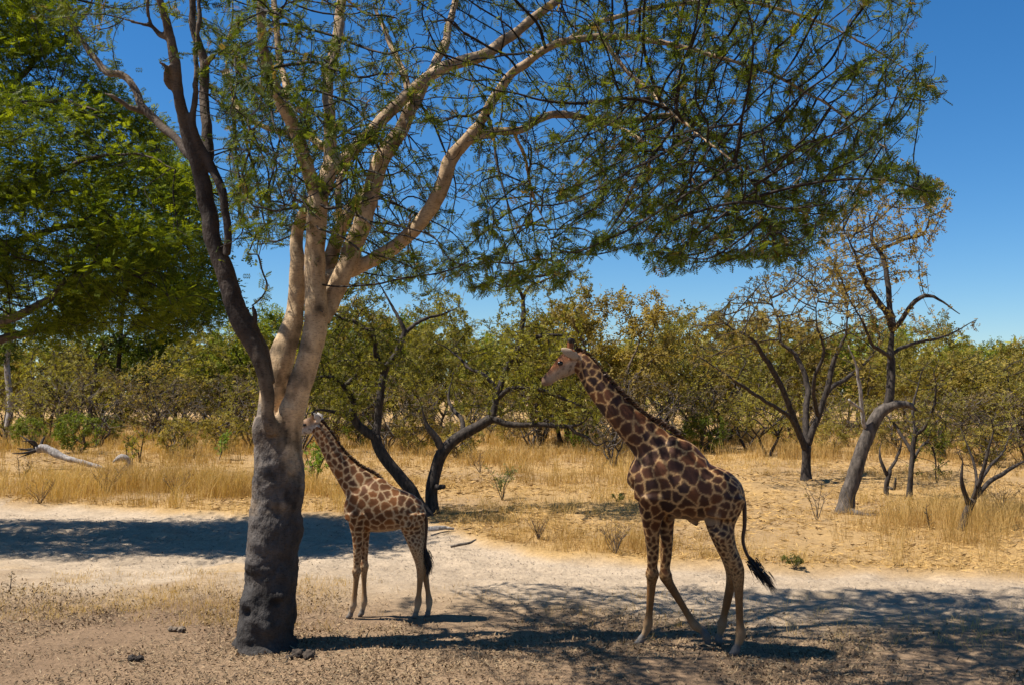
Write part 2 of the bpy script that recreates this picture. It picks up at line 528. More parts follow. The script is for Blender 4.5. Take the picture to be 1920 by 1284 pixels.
hb = N(nt, 'ShaderNodeMath', operation='MULTIPLY_ADD'); hb.inputs[1].default_value = 0.35
nt.links.new(ns[2].outputs[0], hb.inputs[0]); nt.links.new(ns[1].outputs[0], hb.inputs[2])
bp = N(nt, 'ShaderNodeBump'); bp.inputs['Strength'].default_value = 0.8; bp.inputs['Distance'].default_value = 0.05
nt.links.new(hb.outputs[0], bp.inputs['Height']); nt.links.new(bp.outputs[0], p.inputs['Normal'])
nt.links.new(p.outputs[0], out.inputs[0])
M['ground'] = m

ny_, nx_ = XX.shape
vid = np.arange(ny_ * nx_).reshape(ny_, nx_)
quads = np.stack([vid[:-1, :-1], vid[:-1, 1:], vid[1:, 1:], vid[1:, :-1]], -1)
fm = 0.25 * (inroad[:-1, :-1] + inroad[1:, :-1] + inroad[:-1, 1:] + inroad[1:, 1:]) > 0.5
allV = np.stack([XX, YY, ZZ], -1).reshape(-1, 3); allC = gcol.reshape(-1, 3)
def sub_sheet(name, mask):
    q = quads[mask]
    used, inv = np.unique(q, return_inverse=True)
    o = obj(name, mesh_np(name, allV[used], inv.reshape(-1, 4), allC[used], True), M['ground'])
    return tag(o, kind='structure')
sub_sheet('ground', ~fm)
sub_sheet('dirt_track', fm)

# ------------------------------------------------------------------ trees
def limb_pts(spec, step=0.08, jit=0.0, seed=0):
    """spec: list of (px, py, Y, radius_px) -> resampled points and radii in metres"""
    s = np.array(spec, float)
    pts = P(s[:, 0], s[:, 1], s[:, 2]); rad = s[:, 3] * s[:, 2] / FPX
    pts, rad = spline(pts, rad, step)
    if jit: pts = crook(pts, jit, np.random.default_rng(seed))
    return pts, rad

def inpoly(x, y, poly):
    poly = np.asarray(poly, float); n = len(poly)
    c = np.zeros(len(x), bool); j = n - 1
    for i in range(n):
        xi, yi = poly[i]; xj, yj = poly[j]
        t = ((yi > y) != (yj > y)) & (x < (xj - xi) * (y - yi) / (yj - yi + 1e-12) + xi)
        c ^= t; j = i
    return c

def region_points(poly, n, y0, y1, rs, clump=0.0):
    """n points seen inside an outline, spread in depth between y0 and y1"""
    poly = np.asarray(poly, float)
    lo, hi = poly.min(0), poly.max(0)
    out = []
    while sum(map(len, out)) < n:
        q = rs.uniform(lo, hi, (4 * n, 2))
        q = q[inpoly(q[:, 0], q[:, 1], poly)]
        Y = rs.uniform(y0, y1, len(q))
        p = P(q[:, 0], q[:, 1], Y)
        if clump:
            v = fbm(p[:, 0] + 0.37 * p[:, 1], p[:, 2] + 0.21 * p[:, 1], 31, 3, clump)
            p = p[v > rs.uniform(-0.5, 0.25, len(p))]
        out.append(p)
    return np.vstack(out)[:n]

def grow_crown(limbs, att, D, dk, di, tip, rmax, seed, trop=(0, 0, 0), jit=0.35, iters=80, start=0.0, maxnodes=30000):
    nodes = np.vstack([l[0][int(len(l[0]) * start):] for l in limbs])
    pos, par, n0 = colonize(nodes, att, D, dk, di, iters, jit, trop, seed, maxnodes)
    tw, rad, nch = twig_mesh(pos, par, n0, tip=tip, rmax=rmax)
    return pos, par, n0, tw, rad, nch

def leaf_spots(pos, par, n0, rad, n, rs, rlim, spread, droop=0.2):
    idx = np.arange(n0, len(pos)); idx = idx[rad[idx] < rlim]
    k = rs.choice(idx, n)
    t = rs.uniform(0, 1, (n, 1))
    o = pos[k] * (1 - t) + pos[par[k]] * t + rs.normal(0, spread, (n, 3))
    d = nrm(pos[k] - pos[par[k]]) * 0.7 + rs.normal(0, 0.6, (n, 3)); d[:, 2] -= droop
    return o, d

# ---- the big pale-barked tree
YB = 12.6
big = {}
big['trunk'] = [(497, 1225, YB, 58), (500, 1195, YB, 54), (503, 1150, YB, 53), (508, 1090, YB, 52), (514, 1020, YB, 51), (520, 950, YB, 50), (524, 880, YB, 49), (521, 820, YB, 47), (518, 780, YB, 40)]
big['E'] = [(528, 850, YB, 40), (541, 800, YB - .08, 30), (556, 742, YB - .15, 26), (577, 675, YB - .2, 26), (592, 610, YB - .25, 26), (591, 540, YB - .25, 23), (590, 480, YB - .25, 23), (595, 400, YB - .3, 22), (598, 362, YB - .3, 21)]
big['E1'] = [(598, 372, YB - .3, 19), (579, 323, YB - .4, 16), (553, 244, YB - .6, 15), (526, 188, YB - .75, 14), (505, 135, YB - .85, 12.5), (492, 74, YB - 1, 11), (492, 0, YB - 1.1, 10), (505, -110, YB - 1.2, 8), (540, -220, YB - 1.1, 5)]
big['E2'] = [(598, 368, YB - .3, 19), (613, 331, YB - .2, 18), (620, 279, YB - .1, 15), (618, 209, YB, 13), (615, 144, YB + .2, 12), (631, 78, YB + .5, 12), (640, 0, YB + .8, 11), (660, -110, YB + 1.2, 9), (720, -230, YB + 1.6, 5)]
big['E2b'] = [(616, 325, YB - .2, 15), (662, 283, YB - .1, 14), (714, 227, YB, 14), (749, 192, YB + .1, 13), (793, 153, YB + .3, 13), (836, 126, YB + .4, 14), (902, 105, YB + .5, 13), (949, 74, YB + .6, 12), (989, 44, YB + .6, 11), (1041, 4, YB + .6, 9), (1110, -50, YB + .4, 8), (1230, -110, YB, 6), (1380, -120, YB - .6, 4)]
big['F'] = [(537, 190, YB - .75, 7), (537, 160, YB - .5, 8), (527, 118, YB - .3, 8), (519, 57, YB - .2, 7.5), (514, 0, YB, 7), (500, -100, YB + .3, 5)]
big['Gl'] = [(605, 275, YB, 9), (570, 249, YB + .4, 8), (540, 251, YB + .6, 7), (487, 235, YB + .8, 6), (448, 205, YB + .9, 5.5), (433, 161, YB + 1, 4.5), (425, 110, YB + 1.1, 3)]
big['H'] = [(510, 800, YB + .1, 36), (513, 764, YB + .15, 33), (522, 690, YB + .2, 31), (543, 628, YB + .25, 25), (555, 569, YB + .35, 18), (557, 500, YB + .3, 16), (559, 430, YB + .35, 14), (580, 385, YB + .2, 12), (594, 370, YB - .1, 9)]
big['I1'] = [(600, 600, YB - .1, 24), (622, 560, YB, 22), (645, 510, YB + .05, 21), (664, 460, YB + .1, 21), (681, 410, YB + .1, 21), (697, 358, YB + .15, 20), (714, 301, YB + .2, 19), (749, 249, YB + .25, 17), (768, 209, YB + .3, 15), (795, 160, YB + .6, 12), (832, 90, YB + 1.1, 10), (845, 40, YB + 1.4, 8), (880, -60, YB + 2, 6), (950, -150, YB + 2.6, 4)]
big['I2'] = [(600, 560, YB + .15, 18), (614, 510, YB + .25, 18), (631, 450, YB + .3, 16), (655, 400, YB + .3, 15), (682, 365, YB + .25, 13)]
big['I3'] = [(638, 430, YB + .35, 9), (637, 400, YB + .5, 8), (635, 349, YB + .7, 7), (646, 315, YB + .9, 6), (690, 250, YB + 1.6, 5), (760, 170, YB + 2.4, 4)]
big['K'] = [(768, 180, YB + .35, 9), (755, 130, YB + .5, 8), (735, 90, YB + .7, 7), (722, 60, YB + .8, 6), (700, 10, YB + 1, 4)]
big['J'] = [(590, 545, YB + .1, 17), (612, 526, YB + .15, 16), (670, 502, YB + .2, 16), (727, 471, YB + .2, 16), (775, 432, YB + .2, 16), (810, 388, YB + .15, 17), (832, 336, YB + .1, 17), (845, 300, YB + .1, 16), (875, 262, YB, 14), (902, 227, YB, 11.5), (928, 183, YB - .1, 11), (954, 144, YB - .2, 10), (997, 113, YB - .3, 9.5), (1045, 83, YB - .4, 9), (1122, 70, YB - .5, 8), (1216, 75, YB - .6, 7), (1281, 89, YB - .7, 6), (1375, 117, YB - .8, 5), (1445, 140, YB - .9, 4.5), (1558, 201, YB - 1, 3.8), (1609, 244, YB - 1.1, 3.2), (1666, 281, YB - 1.1, 2.8), (1731, 328, YB - 1.2, 2.2)]
big['J2'] = [(880, 262, YB, 12), (915, 249, YB + .2, 10), (976, 244, YB + .5, 9), (1010, 224, YB + .7, 9), (1054, 215, YB + .9, 8.5), (1140, 230, YB + 1.2, 7.5), (1197, 227, YB + 1.4, 7), (1262, 218, YB + 1.6, 6), (1328, 248, YB + 1.9, 5), (1375, 300, YB + 2.1, 4), (1430, 370, YB + 2.2, 3), (1470, 440, YB + 2.2, 2.2)]
big['J3'] = [(1131, 74, YB - .5, 6), (1173, 131, YB - .7, 5.5), (1225, 178, YB - 1.0, 5), (1253, 206, YB - 1.2, 4.5), (1320, 260, YB - 1.5, 4), (1400, 330, YB - 1.8, 3), (1450, 420, YB - 1.9, 2)]
big['J4'] = [(1150, 232, YB + 1.2, 5), (1200, 262, YB + .9, 4.5), (1253, 286, YB + .6, 4), (1300, 340, YB + .4, 3.4), (1330, 410, YB + .3, 2.5), (1350, 480, YB + .3, 1.8)]
big['J5'] = [(1050, 84, YB - .4, 6), (1130, 40, YB + .2, 6), (1260, 10, YB + .8, 5.5), (1400, 5, YB + 1.2, 4.5), (1530, 40, YB + 1.4, 3.8), (1640, 95, YB + 1.4, 3), (1730, 150, YB + 1.4, 2.2)]
big['J6'] = [(960, 240, YB + .4, 5), (985, 300, YB + .9, 4.5), (1000, 370, YB + 1.3, 3.5), (1030, 440, YB + 1.6, 2.5), (1040, 510, YB + 1.8, 1.8)]
dark = {}
dark['A'] = [(512, 810, YB - .25, 16), (504, 775, YB - .35, 14), (496, 705, YB - .4, 15), (470, 640, YB - .4, 20), (446, 592, YB - .4, 22), (424, 515, YB - .4, 21), (400, 449, YB - .4, 19), (387, 374, YB - .4, 18), (368, 299, YB - .45, 17), (349, 243, YB - .5, 14), (335, 180, YB - .6, 12.5), (323, 86, YB - .7, 11), (303, 15, YB - .8, 9), (285, -70, YB - .9, 7), (270, -170, YB - 1, 4)]
dark['A0'] = [(505, 720, YB - .25, 14), (490, 660, YB - .2, 18), (470, 620, YB - .3, 18), (452, 585, YB - .35, 16)]
dark['A2'] = [(425, 480, YB - .55, 9), (428, 440, YB - .58, 9), (416, 359, YB - .56, 10), (393, 306, YB - .5, 10), (363, 239, YB - .58, 8), (368, 161, YB - .6, 6.5), (366, 97, YB - .6, 5.5), (374, 30, YB - .55, 5.5), (368, -40, YB - .5, 4.5)]
dark['AB'] = [(368, 300, YB - .4, 10), (355, 292, YB - .3, 10), (330, 262, YB - .1, 9.5), (299, 232, YB + .1, 9.5), (269, 202, YB + .2, 9.5), (255, 172, YB + .3, 8.5), (238, 148, YB + .4, 8.5), (222, 138, YB + .4, 8.5), (200, 136, YB + .5, 8), (176, 108, YB + .6, 7), (150, 71, YB + .7, 6), (123, 19, YB + .8, 5), (105, -40, YB + .9, 4)]
dark['ABs'] = [(272, 212, YB + .2, 7), (240, 200, YB + .1, 6), (209, 180, YB, 4.5), (196, 176, YB, 2)]
dark['AD'] = [(388, 310, YB - .2, 13), (391, 284, YB - .15, 12.5), (387, 230, YB - .1, 11.5), (384, 180, YB, 11), (381, 112, YB, 10), (362, 49, YB, 8.5), (362, 0, YB, 7.5), (350, -90, YB, 5)]
dark['ADs'] = [(382, 125, YB, 7), (392, 112, YB - .1, 6.5), (400, 103, YB - .15, 6)]
dark['As1'] = [(323, 168, YB - .6, 6), (310, 150, YB - .7, 5.5), (312, 125, YB - .75, 4.5), (299, 117, YB - .8, 3.5)]
dark['As2'] = [(323, 72, YB - .7, 8), (300, 66, YB - .7, 6.5), (284, 50, YB - .7, 5), (262, 46, YB - .75, 4), (234, 36, YB - .8, 3)]
dark['As3'] = [(284, 50, YB - .7, 5), (277, 20, YB - .75, 4), (278, -40, YB - .8, 3)]
dark['As4'] = [(476, 610, YB - .4, 8), (478, 590, YB - .45, 6), (474, 572, YB - .45, 4)]

def remeshed(parts, voxel, smooth_it, factor=0.5):
    V, Q, C = join(parts)
    me = mesh_np('tmp', V, [Q, C])
    o = bpy.data.objects.new('tmp', me); col.objects.link(o)
    r = o.modifiers.new('r', 'REMESH'); r.mode = 'VOXEL'; r.voxel_size = voxel; r.use_smooth_shade = True
    if smooth_it:
        s = o.modifiers.new('s', 'SMOOTH'); s.factor = factor; s.iterations = smooth_it
    dg = bpy.context.evaluated_depsgraph_get(); dg.update()
    me2 = bpy.data.meshes.new_from_object(o.evaluated_get(dg))
    bpy.data.objects.remove(o); bpy.data.meshes.remove(me)
    me2.materials.clear()
    return me2

def get_v(me):
    v = np.empty(len(me.vertices) * 3, np.float32); me.vertices.foreach_get('co', v); return v.reshape(-1, 3).astype(float)
def get_n(me):
    v = np.empty(len(me.vertices) * 3, np.float32); me.vertices.foreach_get('normal', v); return v.reshape(-1, 3).astype(float)

def nearest(V, S):
    """index of nearest point of S for each V, via mathutils KD tree"""
    from mathutils.kdtree import KDTree
    k = KDTree(len(S))
    for i, s in enumerate(S): k.insert(s, i)
    k.balance()
    return np.array([k.find(v)[1] for v in V])

base_big = np.array([*P(500, 1203, YB)[:2], 0.0]); base_big[2] = zg(base_big[0], base_big[1])
t_big = thing('acacia_tree', 'big acacia with pale forked limbs and a charcoal-stained trunk beside the small giraffe', 'tree', base_big)
limbs_big, parts, tone, skel = [], [], [], []
for grp, dk_ in ((big, 0), (dark, 1)):
    for i, (k, s) in enumerate(grp.items()):
        pts, rad = limb_pts(s, 0.07, 0.006, i)
        thick = s[0][3] > 25
        rad = rad * (0.93 if k == 'trunk' else 0.86)
        if k == 'trunk':
            pts = pts.copy(); pts[0][2] = min(pts[0][2], -0.15)
        parts.append(tube(pts, rad, 28 if thick else 14, 0.05, i))
        limbs_big.append((pts, rad))
        skel.append(pts); tone.append(np.full(len(pts), dk_))
me = remeshed(parts, 0.0235, 1)
V = get_v(me); Nn = get_n(me)
skel = np.vstack(skel); tone = np.concatenate(tone)
ni = nearest(V, skel)
tn = tone[ni].astype(float)
z = V[:, 2]
# knobs and burrs of the lower trunk, shallow ripples above
low = np.clip((2.75 - z) / 0.5, 0, 1)
dsp = np.zeros(len(V))
for i, v in enumerate(V):
    if z[i] < 3.4:
        q = Vector(v)
        dsp[i] = (0.042 * mnoise.fractal(q * 2.6, 1.0, 2.0, 4) + 0.03 * mnoise.noise(Vector((q.x * 9, q.y * 9, q.z * 1.6))) * abs(mnoise.noise(q * 2.0)) + 0.009 * mnoise.fractal(q * 17, 0.8, 2.0, 4)) * low[i]
    else:
        dsp[i] = 0.006 * mnoise.noise(Vector(v) * 7.0)
for (kx, ky, rr, hh) in [(462, 1135, .15, .085), (470, 1062, .13, .07), (524, 1120, .10, .075), (486, 1165, .13, .06), (458, 1185, .14, .07), (480, 1020, .1, .04), (470, 812, .16, .06), (500, 1180, .1, .05)]:
    c = P(kx, ky, YB - 0.3)
    w = np.exp(-(((V - c) ** 2).sum(1)) / rr ** 2)
    dsp += hh * w
for (kx, ky, rr, hh) in [(466, 1148, .05, -.09), (521, 1128, .05, -.08), (540, 688, .045, -.05), (535, 712, .04, -.045), (523, 735, .04, -.04), (540, 645, .06, -.05)]:
    c = P(kx, ky, YB - 0.3)
    w = np.exp(-(((V - c) ** 2).sum(1)) / rr ** 2)
    dsp += hh * w
V2 = V + Nn * dsp[:, None]
flare = np.clip((0.28 - (V2[:, 2] - base_big[2])) / 0.28, 0, 1) ** 2
ctr = base_big[:2]
V2[:, :2] += (V2[:, :2] - ctr) * (0.16 * flare * (1 + 1.1 * np.clip(fbm(np.arctan2(V2[:, 1] - ctr[1], V2[:, 0] - ctr[0]), 0 * V2[:, 0], 50, 2, 3.0), -.6, 1)))[:, None]
V2 -= base_big
me.vertices.foreach_set('co', V2.astype(np.float32).ravel())
pale = np.array([0.50, 0.365, 0.22]); grey = np.array([0.125, 0.11, 0.099]); char = np.array([0.021, 0.0205, 0.0205]); burnt = np.array([0.050, 0.038, 0.031])
edge = 2.55 + 0.22 * fbm(V[:, 0] * 1.0, V[:, 2] * 0.8, 44, 3, 4.0) + 0.55 * np.clip(-(V[:, 0] - P(515, 850, YB)[0]) / 0.35, -1, 1)
st = 1 / (1 + np.exp((z - edge - 0.10 * fbm(V[:, 0] + V[:, 1], V[:, 2], 47, 4, 11.0)) / 0.09))
st = st * (1 - 0.4 * np.clip(fbm(V[:, 0], V[:, 2], 48, 4, 7.0) - 0.1, 0, 1) * (z > 1.6))
ch = 1 / (1 + np.exp((z - (1.38 + 0.55 * fbm(V[:, 0], V[:, 2], 45, 3, 3.0))) / 0.25))
C = pale[None] * (1 - st[:, None]) + (grey[None] * (1 - 0.75 * ch[:, None]) + char[None] * 0.75 * ch[:, None]) * st[:, None]
up = np.clip((z - 5.2) / 2.5, 0, 1)[:, None]
C = C * (1 - 0.45 * up) + np.array([0.20, 0.14, 0.10])[None] * 0.45 * up
hup = np.clip((z - 2.6) / 1.2, 0, 1) * np.clip((7.5 - z) / 1.5, 0.25, 1)
tn = tn * (0.6 + 0.38 * hup)
C = C * (1 - tn[:, None]) + burnt[None] * tn[:, None]
spots = fbm(V[:, 0] * 1.0 + V[:, 1], V[:, 2], 46, 4, 6.0)
C *= (1 - 0.6 * np.clip((spots - 0.35) * 1.6, 0, 1))[:, None]
C = C * (1 + 0.16 * np.clip(fbm(V[:, 0] + V[:, 1], V[:, 2], 49, 3, 3.0), -1, 1))[:, None]
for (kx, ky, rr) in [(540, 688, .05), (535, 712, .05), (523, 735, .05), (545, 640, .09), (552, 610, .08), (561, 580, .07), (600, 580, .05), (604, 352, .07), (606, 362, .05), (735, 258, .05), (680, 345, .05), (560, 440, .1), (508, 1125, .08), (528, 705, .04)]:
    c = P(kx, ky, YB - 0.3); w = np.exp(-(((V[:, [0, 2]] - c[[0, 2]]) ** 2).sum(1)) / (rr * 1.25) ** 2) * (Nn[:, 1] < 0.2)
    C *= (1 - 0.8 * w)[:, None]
add_col(me, C); me.attributes.new('mud', 'FLOAT', 'POINT').data.foreach_set('value', np.clip(st + 0.5 * tn, 0, 1).astype(np.float32)); me.update()
obj('trunk', me, M['bark_main'], t_big)

rs = np.random.default_rng(11)
main_poly = [(430, -380), (900, -420), (1400, -330), (1640, -150), (1740, -30), (1715, 55), (1790, 150), (1770, 200), (1650, 190), (1690, 290), (1780, 345), (1750, 400), (1650, 350), (1570, 430), (1520, 490), (1440, 505), (1390, 500), (1330, 470), (1240, 520), (1150, 450), (1050, 540), (980, 535), (920, 570), (850, 490), (790, 540), (700, 560), (650, 480), (560, 400), (470, 480), (415, 400), (420, 240), (400, 60)]
left_poly = [(120, -200), (440, -300), (430, 250), (400, 200), (330, 80), (280, 30), (210, 60), (150, 90), (60, 40), (0, -100)]
att = np.vstack([region_points(main_poly, 10500, 9.4, 15.6, rs, 0.9),
                 region_points([(1050, 30), (1500, 60), (1560, 300), (1520, 490), (1400, 500), (1240, 510), (1100, 300)], 3000, 10.5, 15.2, rs, 0.9),
                 region_points(left_poly, 330, 11, 15, rs, 0.9),
                 region_points([(420, 90), (560, 60), (600, 300), (760, 330), (900, 320), (1000, 540), (900, 560), (700, 545), (650, 430), (480, 470), (425, 400)], 1500, 12.9, 16.5, rs, 0.9)])
pos, par, n0, tw, rad, nch = grow_crown([l for l in limbs_big[1:]], att, 0.12, 0.13, 3.2, 0.0043, 0.032, 5, trop=(0.05, 0, -0.16), jit=0.26, iters=70, start=0.35, maxnodes=30000)
V, Q = tw
obj('twigs', mesh_np('twigs', V - base_big, Q), M['twig'], t_big)
o_, d_ = leaf_spots(pos, par, n0, rad, 104000, rs, 0.0105, 0.025, 0.25)
cl_ = fbm(o_[:, 0] + .6 * o_[:, 1], o_[:, 2] - .4 * o_[:, 1], 64, 4, 1.9)
dense = np.clip((o_[:, 0] - 1.0) / 1.5, 0, 1) * np.clip((7.2 - o_[:, 2]) / 1.5, 0, 1)
bare = np.clip((0.6 - o_[:, 0]) / 1.5, 0, 1) * np.clip((14.2 - o_[:, 1]) / 1.0, 0, 1)
kp = cl_ + 0.22 * dense - 0.2 * bare > rs.uniform(-0.6, 0.75, len(o_))
o_, d_ = o_[kp][:45000], d_[kp][:45000]
tt = np.clip(rs.beta(1.5, 2.2, len(o_)) + 0.12 * fbm(o_[:, 0], o_[:, 2], 9, 2, 1.0), 0, 1)
cc = mixcol((0.038, 0.062, 0.010), (0.185, 0.205, 0.020), tt)
old = rs.uniform(0, 1, len(o_)) < 0.05
cc[old] = (0.20, 0.13, 0.04)
V, T, C = leaves(o_, d_, rs.uniform(0.045, 0.135, len(o_)), 'feather', cc, rs)
obj('foliage', mesh_np('foliage', V - base_big, T, C), M['leaf'], t_big)
print('big tree', len(pos), len(T))

# ------------------------------------------------------------------ giraffes
def loft(st, lat, sides=20, step=0.03):
    """st: rows of (x,y,z,r_in_plane,r_side) -> closed surface; lat: sideways unit vector"""
    st = np.array(st, float)
    c, rr = st[:, :3], st[:, 3:5]
    pc = np.vstack([2 * c[0] - c[1], c, 2 * c[-1] - c[-2]])
    pr = np.vstack([rr[0], rr, rr[-1]])
    C, Rr = [], []
    for i in range(len(c) - 1):
        n = max(2, int(np.linalg.norm(c[i + 1] - c[i]) / step))
        for k in range(n):
            t = k / n
            f = lambda a, b, e, g: 0.5 * (2 * b + (e - a) * t + (2 * a - 5 * b + 4 * e - g) * t * t + (3 * b - a - 3 * e + g) * t ** 3)
            C.append(f(pc[i], pc[i + 1], pc[i + 2], pc[i + 3])); Rr.append(np.maximum(f(pr[i], pr[i + 1], pr[i + 2], pr[i + 3]), 0.004))
    C.append(c[-1]); Rr.append(rr[-1])
    C, Rr = np.array(C), np.array(Rr)
    T = nrm(np.gradient(C, axis=0))
    lat = np.asarray(lat, float)
    ang = np.linspace(0, 2 * np.pi, sides, endpoint=False)
    nn = nrm(np.cross(T, lat)); ll = np.cross(nn, T)
    V = C[:, None] + Rr[:, 0, None, None] * np.cos(ang)[None, :, None] * nn[:, None] + Rr[:, 1, None, None] * np.sin(ang)[None, :, None] * ll[:, None]
    n = len(C)
    V = np.vstack([V.reshape(-1, 3), (C[0] - T[0] * Rr[0].min() * 0.5)[None], (C[-1] + T[-1] * Rr[-1].min() * 0.5)[None]])
    i = np.arange(n - 1)[:, None] * sides; j = np.arange(sides)[None]; k = (j + 1) % sides
    Q = np.stack([i + j, i + k, i + sides + k, i + sides + j], -1).reshape(-1, 4)
    j = np.arange(sides); k = (j + 1) % sides
    Cp = np.vstack([np.stack([np.full(sides, n * sides), k, j], -1), np.stack([np.full(sides, n * sides + 1), (n - 1) * sides + j, (n - 1) * sides + k], -1)])
    return V, Q, Cp

def hair_blades(org, dirs, length, width, cols):
    N_ = len(org)
    dirs = nrm(dirs); side = nrm(np.cross(dirs, np.random.default_rng(3).normal(0, 1, (N_, 3)))) * width[:, None]
    mid = org + dirs * length[:, None] * 0.55; tip = org + dirs * length[:, None]; tip[:, 2] -= length * 0.12
    V = np.stack([org - side, org + side, mid + side * .8, mid - side * .8, tip], 1)
    b = (np.arange(N_) * 5)[:, None]
    Q = b + np.array([[0, 1, 2, 3]]); T = b + np.array([[3, 2, 4]])
    return V.reshape(-1, 3), Q, T, np.repeat(cols, 5, 0)

def build_giraffe(name, label, sp):
    Ym = sp['Y']; k = sp['scale']                      # k: metres per photo pixel at the animal
    fwd = np.array([-1.0, sp['yaw'], 0]); fwd /= np.linalg.norm(fwd)
    lat = np.array([-fwd[1], fwd[0], 0])                # towards the camera
    if lat[1] > 0: lat = -lat
    def pt(px, py, off=0.0):
        return P(px, py, Ym(px)) + lat * off
    parts = []
    parts.append(loft([(*pt(x, (a + b) / 2), (b - a) / 2 * k, w) for x, a, b, w in sp['torso']], lat, 28))
    parts.append(loft([(*pt(x, y), r * k, w) for x, y, r, w in sp['neck']], lat, 24))
    parts.append(loft([(*pt(x, y), r * k, w) for x, y, r, w in sp['head']], lat, 22))
    hooves = []
    for leg in sp['legs']:
        rows = []
        n = len(leg['pts']); hx, hy = leg['pts'][-1][:2]
        pr = [list(q) for q in leg['pts']]                # knobbly joints, lean shanks
        for i in range(4, n - 1):
            a_, b_, c_ = leg['pts'][i - 1][2], leg['pts'][i][2], leg['pts'][i + 1][2]
            if b_ >= a_ and b_ > c_: pr[i][2] = b_ * 1.16
            elif b_ <= a_ and b_ <= c_: pr[i][2] = b_ * 0.9
        leg = dict(leg, pts=pr)
        g = leg['ground']                               # where the hoof stands on the ground
        for i, (x, y, r) in enumerate(leg['pts']):
            t = np.clip((y - leg['pts'][0][1]) / (hy - leg['pts'][0][1]), 0, 1)
            top = pt(x, y, leg['off'])
            Yl = top[1] * (1 - t) + g * t
            q = P(x, y, Yl)
            rows.append((*q, r * k, (r * k) * (1.0 if i > 2 else leg.get('fat', 0.85))))
        parts.append(loft(rows, lat, 16, 0.025))
        hv = []
        for (x, y, r) in leg['hoof']:
            hv.append((*P(x, y, g), r * k, r * k * 0.95))
        parts.append(loft(hv, lat, 14, 0.015)); hooves.append(np.array(hv)[:, :3])
    for s in (-1, 1):
        for e in sp['ears']:
            parts.append(loft([(*(pt(x, y) + lat * (s * o)), r * k, th) for x, y, r, o, th in e], lat, 12, 0.01))
        parts.append(loft([(*(pt(x, y) + lat * (s * o)), r * k, r * k) for x, y, r, o in sp['horn']], lat, 10, 0.01))
    for b in sp.get('bumps', []):
        parts.append(loft([(*pt(x, y, o), r * k, w) for x, y, r, w, o in b], lat, 14))
    me = remeshed(parts, sp['voxel'], 2, 0.4)
    V = get_v(me)
    # keep the hooves on the ground
    zlow = zground(V[:, 0], V[:, 1])
    V[:, 2] = np.maximum(V[:, 2], np.where(V[:, 2] < 0.12, zlow - 0.012, V[:, 2]))
    origin = np.array([*P(sp['ox'], 1200, Ym(sp['ox']))[:2], 0.0]); origin[2] = zg(origin[0], origin[1])
    # ---- coat
    rs = np.random.default_rng(sp['seed'])
    H = sp['size']                                      # 1 for the tall one
    zr = V[:, 2] / H
    nk = np.array([pt(x, y) for x, y, r, w in sp['neck']]); hd = np.array([pt(x, y) for x, y, r, w in sp['head']])
    on_head = np.zeros(len(V), bool)
    dh = np.min(np.linalg.norm(V[:, None] - hd[None], axis=2), 1); dn = np.min(np.linalg.norm(V[:, None] - nk[1:][None], axis=2), 1)
    on_head = (dh < dn) & (V[:, 2] > nk[:, 2].max() - 0.42 * H) & (V[:, 0] < nk[0][0] + 0.06)
    Rs = np.interp(zr, [0.8, 1.0, 1.25, 1.5, 1.75, 2.4, 2.9, 3.3, 3.8], [0.04, 0.05, 0.064, 0.088, 0.122, 0.13, 0.112, 0.08, 0.05]) * H
    rump = np.clip((V[:, 0] - pt(sp['torso'][-5][0], 900)[0]) / (0.25 * H), 0, 1) * (zr < 2.1)
    Rs = Rs * (1 - 0.38 * rump)
    order = rs.permutation(len(V))[:14000]
    order = order[(zr[order] > 0.70) & ~on_head[order]]
    seeds, sr = [], []
    for i in order:
        if seeds:
            dd = np.linalg.norm(np.array(seeds) - V[i], axis=1)
            if (dd < 0.5 * (np.array(sr) + Rs[i])).any(): continue
        seeds.append(V[i]); sr.append(Rs[i])
    S = np.array(seeds); sr = np.array(sr)
    jit = np.stack([fbm(V[:, 0], V[:, 2], q, 4, 15.0 / H) for q in (1, 2, 3)], 1) * 0.028 * H
    F1 = np.empty(len(V)); F2 = np.empty(len(V)); I1 = np.empty(len(V), int)
    for s in range(0, len(V), 8000):
        dd = np.sqrt((((V[s:s + 8000] + jit[s:s + 8000])[:, None] - S[None]) ** 2).sum(2)) / sr[None] ** 0.35
        pi = np.argpartition(dd, 1, 1)[:, :2]
        a = np.take_along_axis(dd, pi, 1); o2 = a.argsort(1)
        a = np.take_along_axis(a, o2, 1); pi = np.take_along_axis(pi, o2, 1)
        F1[s:s + 8000] = a[:, 0]; F2[s:s + 8000] = a[:, 1]; I1[s:s + 8000] = pi[:, 0]
    e = (F2 - F1) / 2 * sr[I1] ** 0.35
    lw = sp['line'] * np.interp(zr, [0.9, 1.6, 2.5, 3.5], [0.8, 1.0, 1.1, 0.8])
    inside = 1 / (1 + np.exp(-(e - lw) / 0.0028))
    pc = rs.beta(1.6, 2.0, len(S))
    patchc = mixcol(sp['patch'][0], sp['patch'][1], pc)[I1]
    # patches a little darker at heart, as giraffes have
    patchc = patchc * (1.18 - 0.35 * np.clip(e / (0.4 * sr[I1]), 0, 1))[:, None]
    line = np.array(sp['linec'])[None] * np.ones((len(V), 1))
    C = line * (1 - inside[:, None]) + patchc * inside[:, None]
    legc = np.array(sp['legc']); hoofc = np.array([0.11, 0.10, 0.09]); palec = np.array(sp['pale'])
    lo = 1 / (1 + np.exp((zr - 0.84 - 0.08 * fbm(V[:, 0], V[:, 2], 5, 2, 20)) / 0.06))
    C = C * (1 - lo[:, None]) + legc[None] * lo[:, None] * (1 + 0.15 * fbm(V[:, 0], V[:, 2], 6, 3, 12)[:, None])
    pa = 1 / (1 + np.exp((zr - 0.30) / 0.05))
    C = C * (1 - pa[:, None]) + palec[None] * pa[:, None]
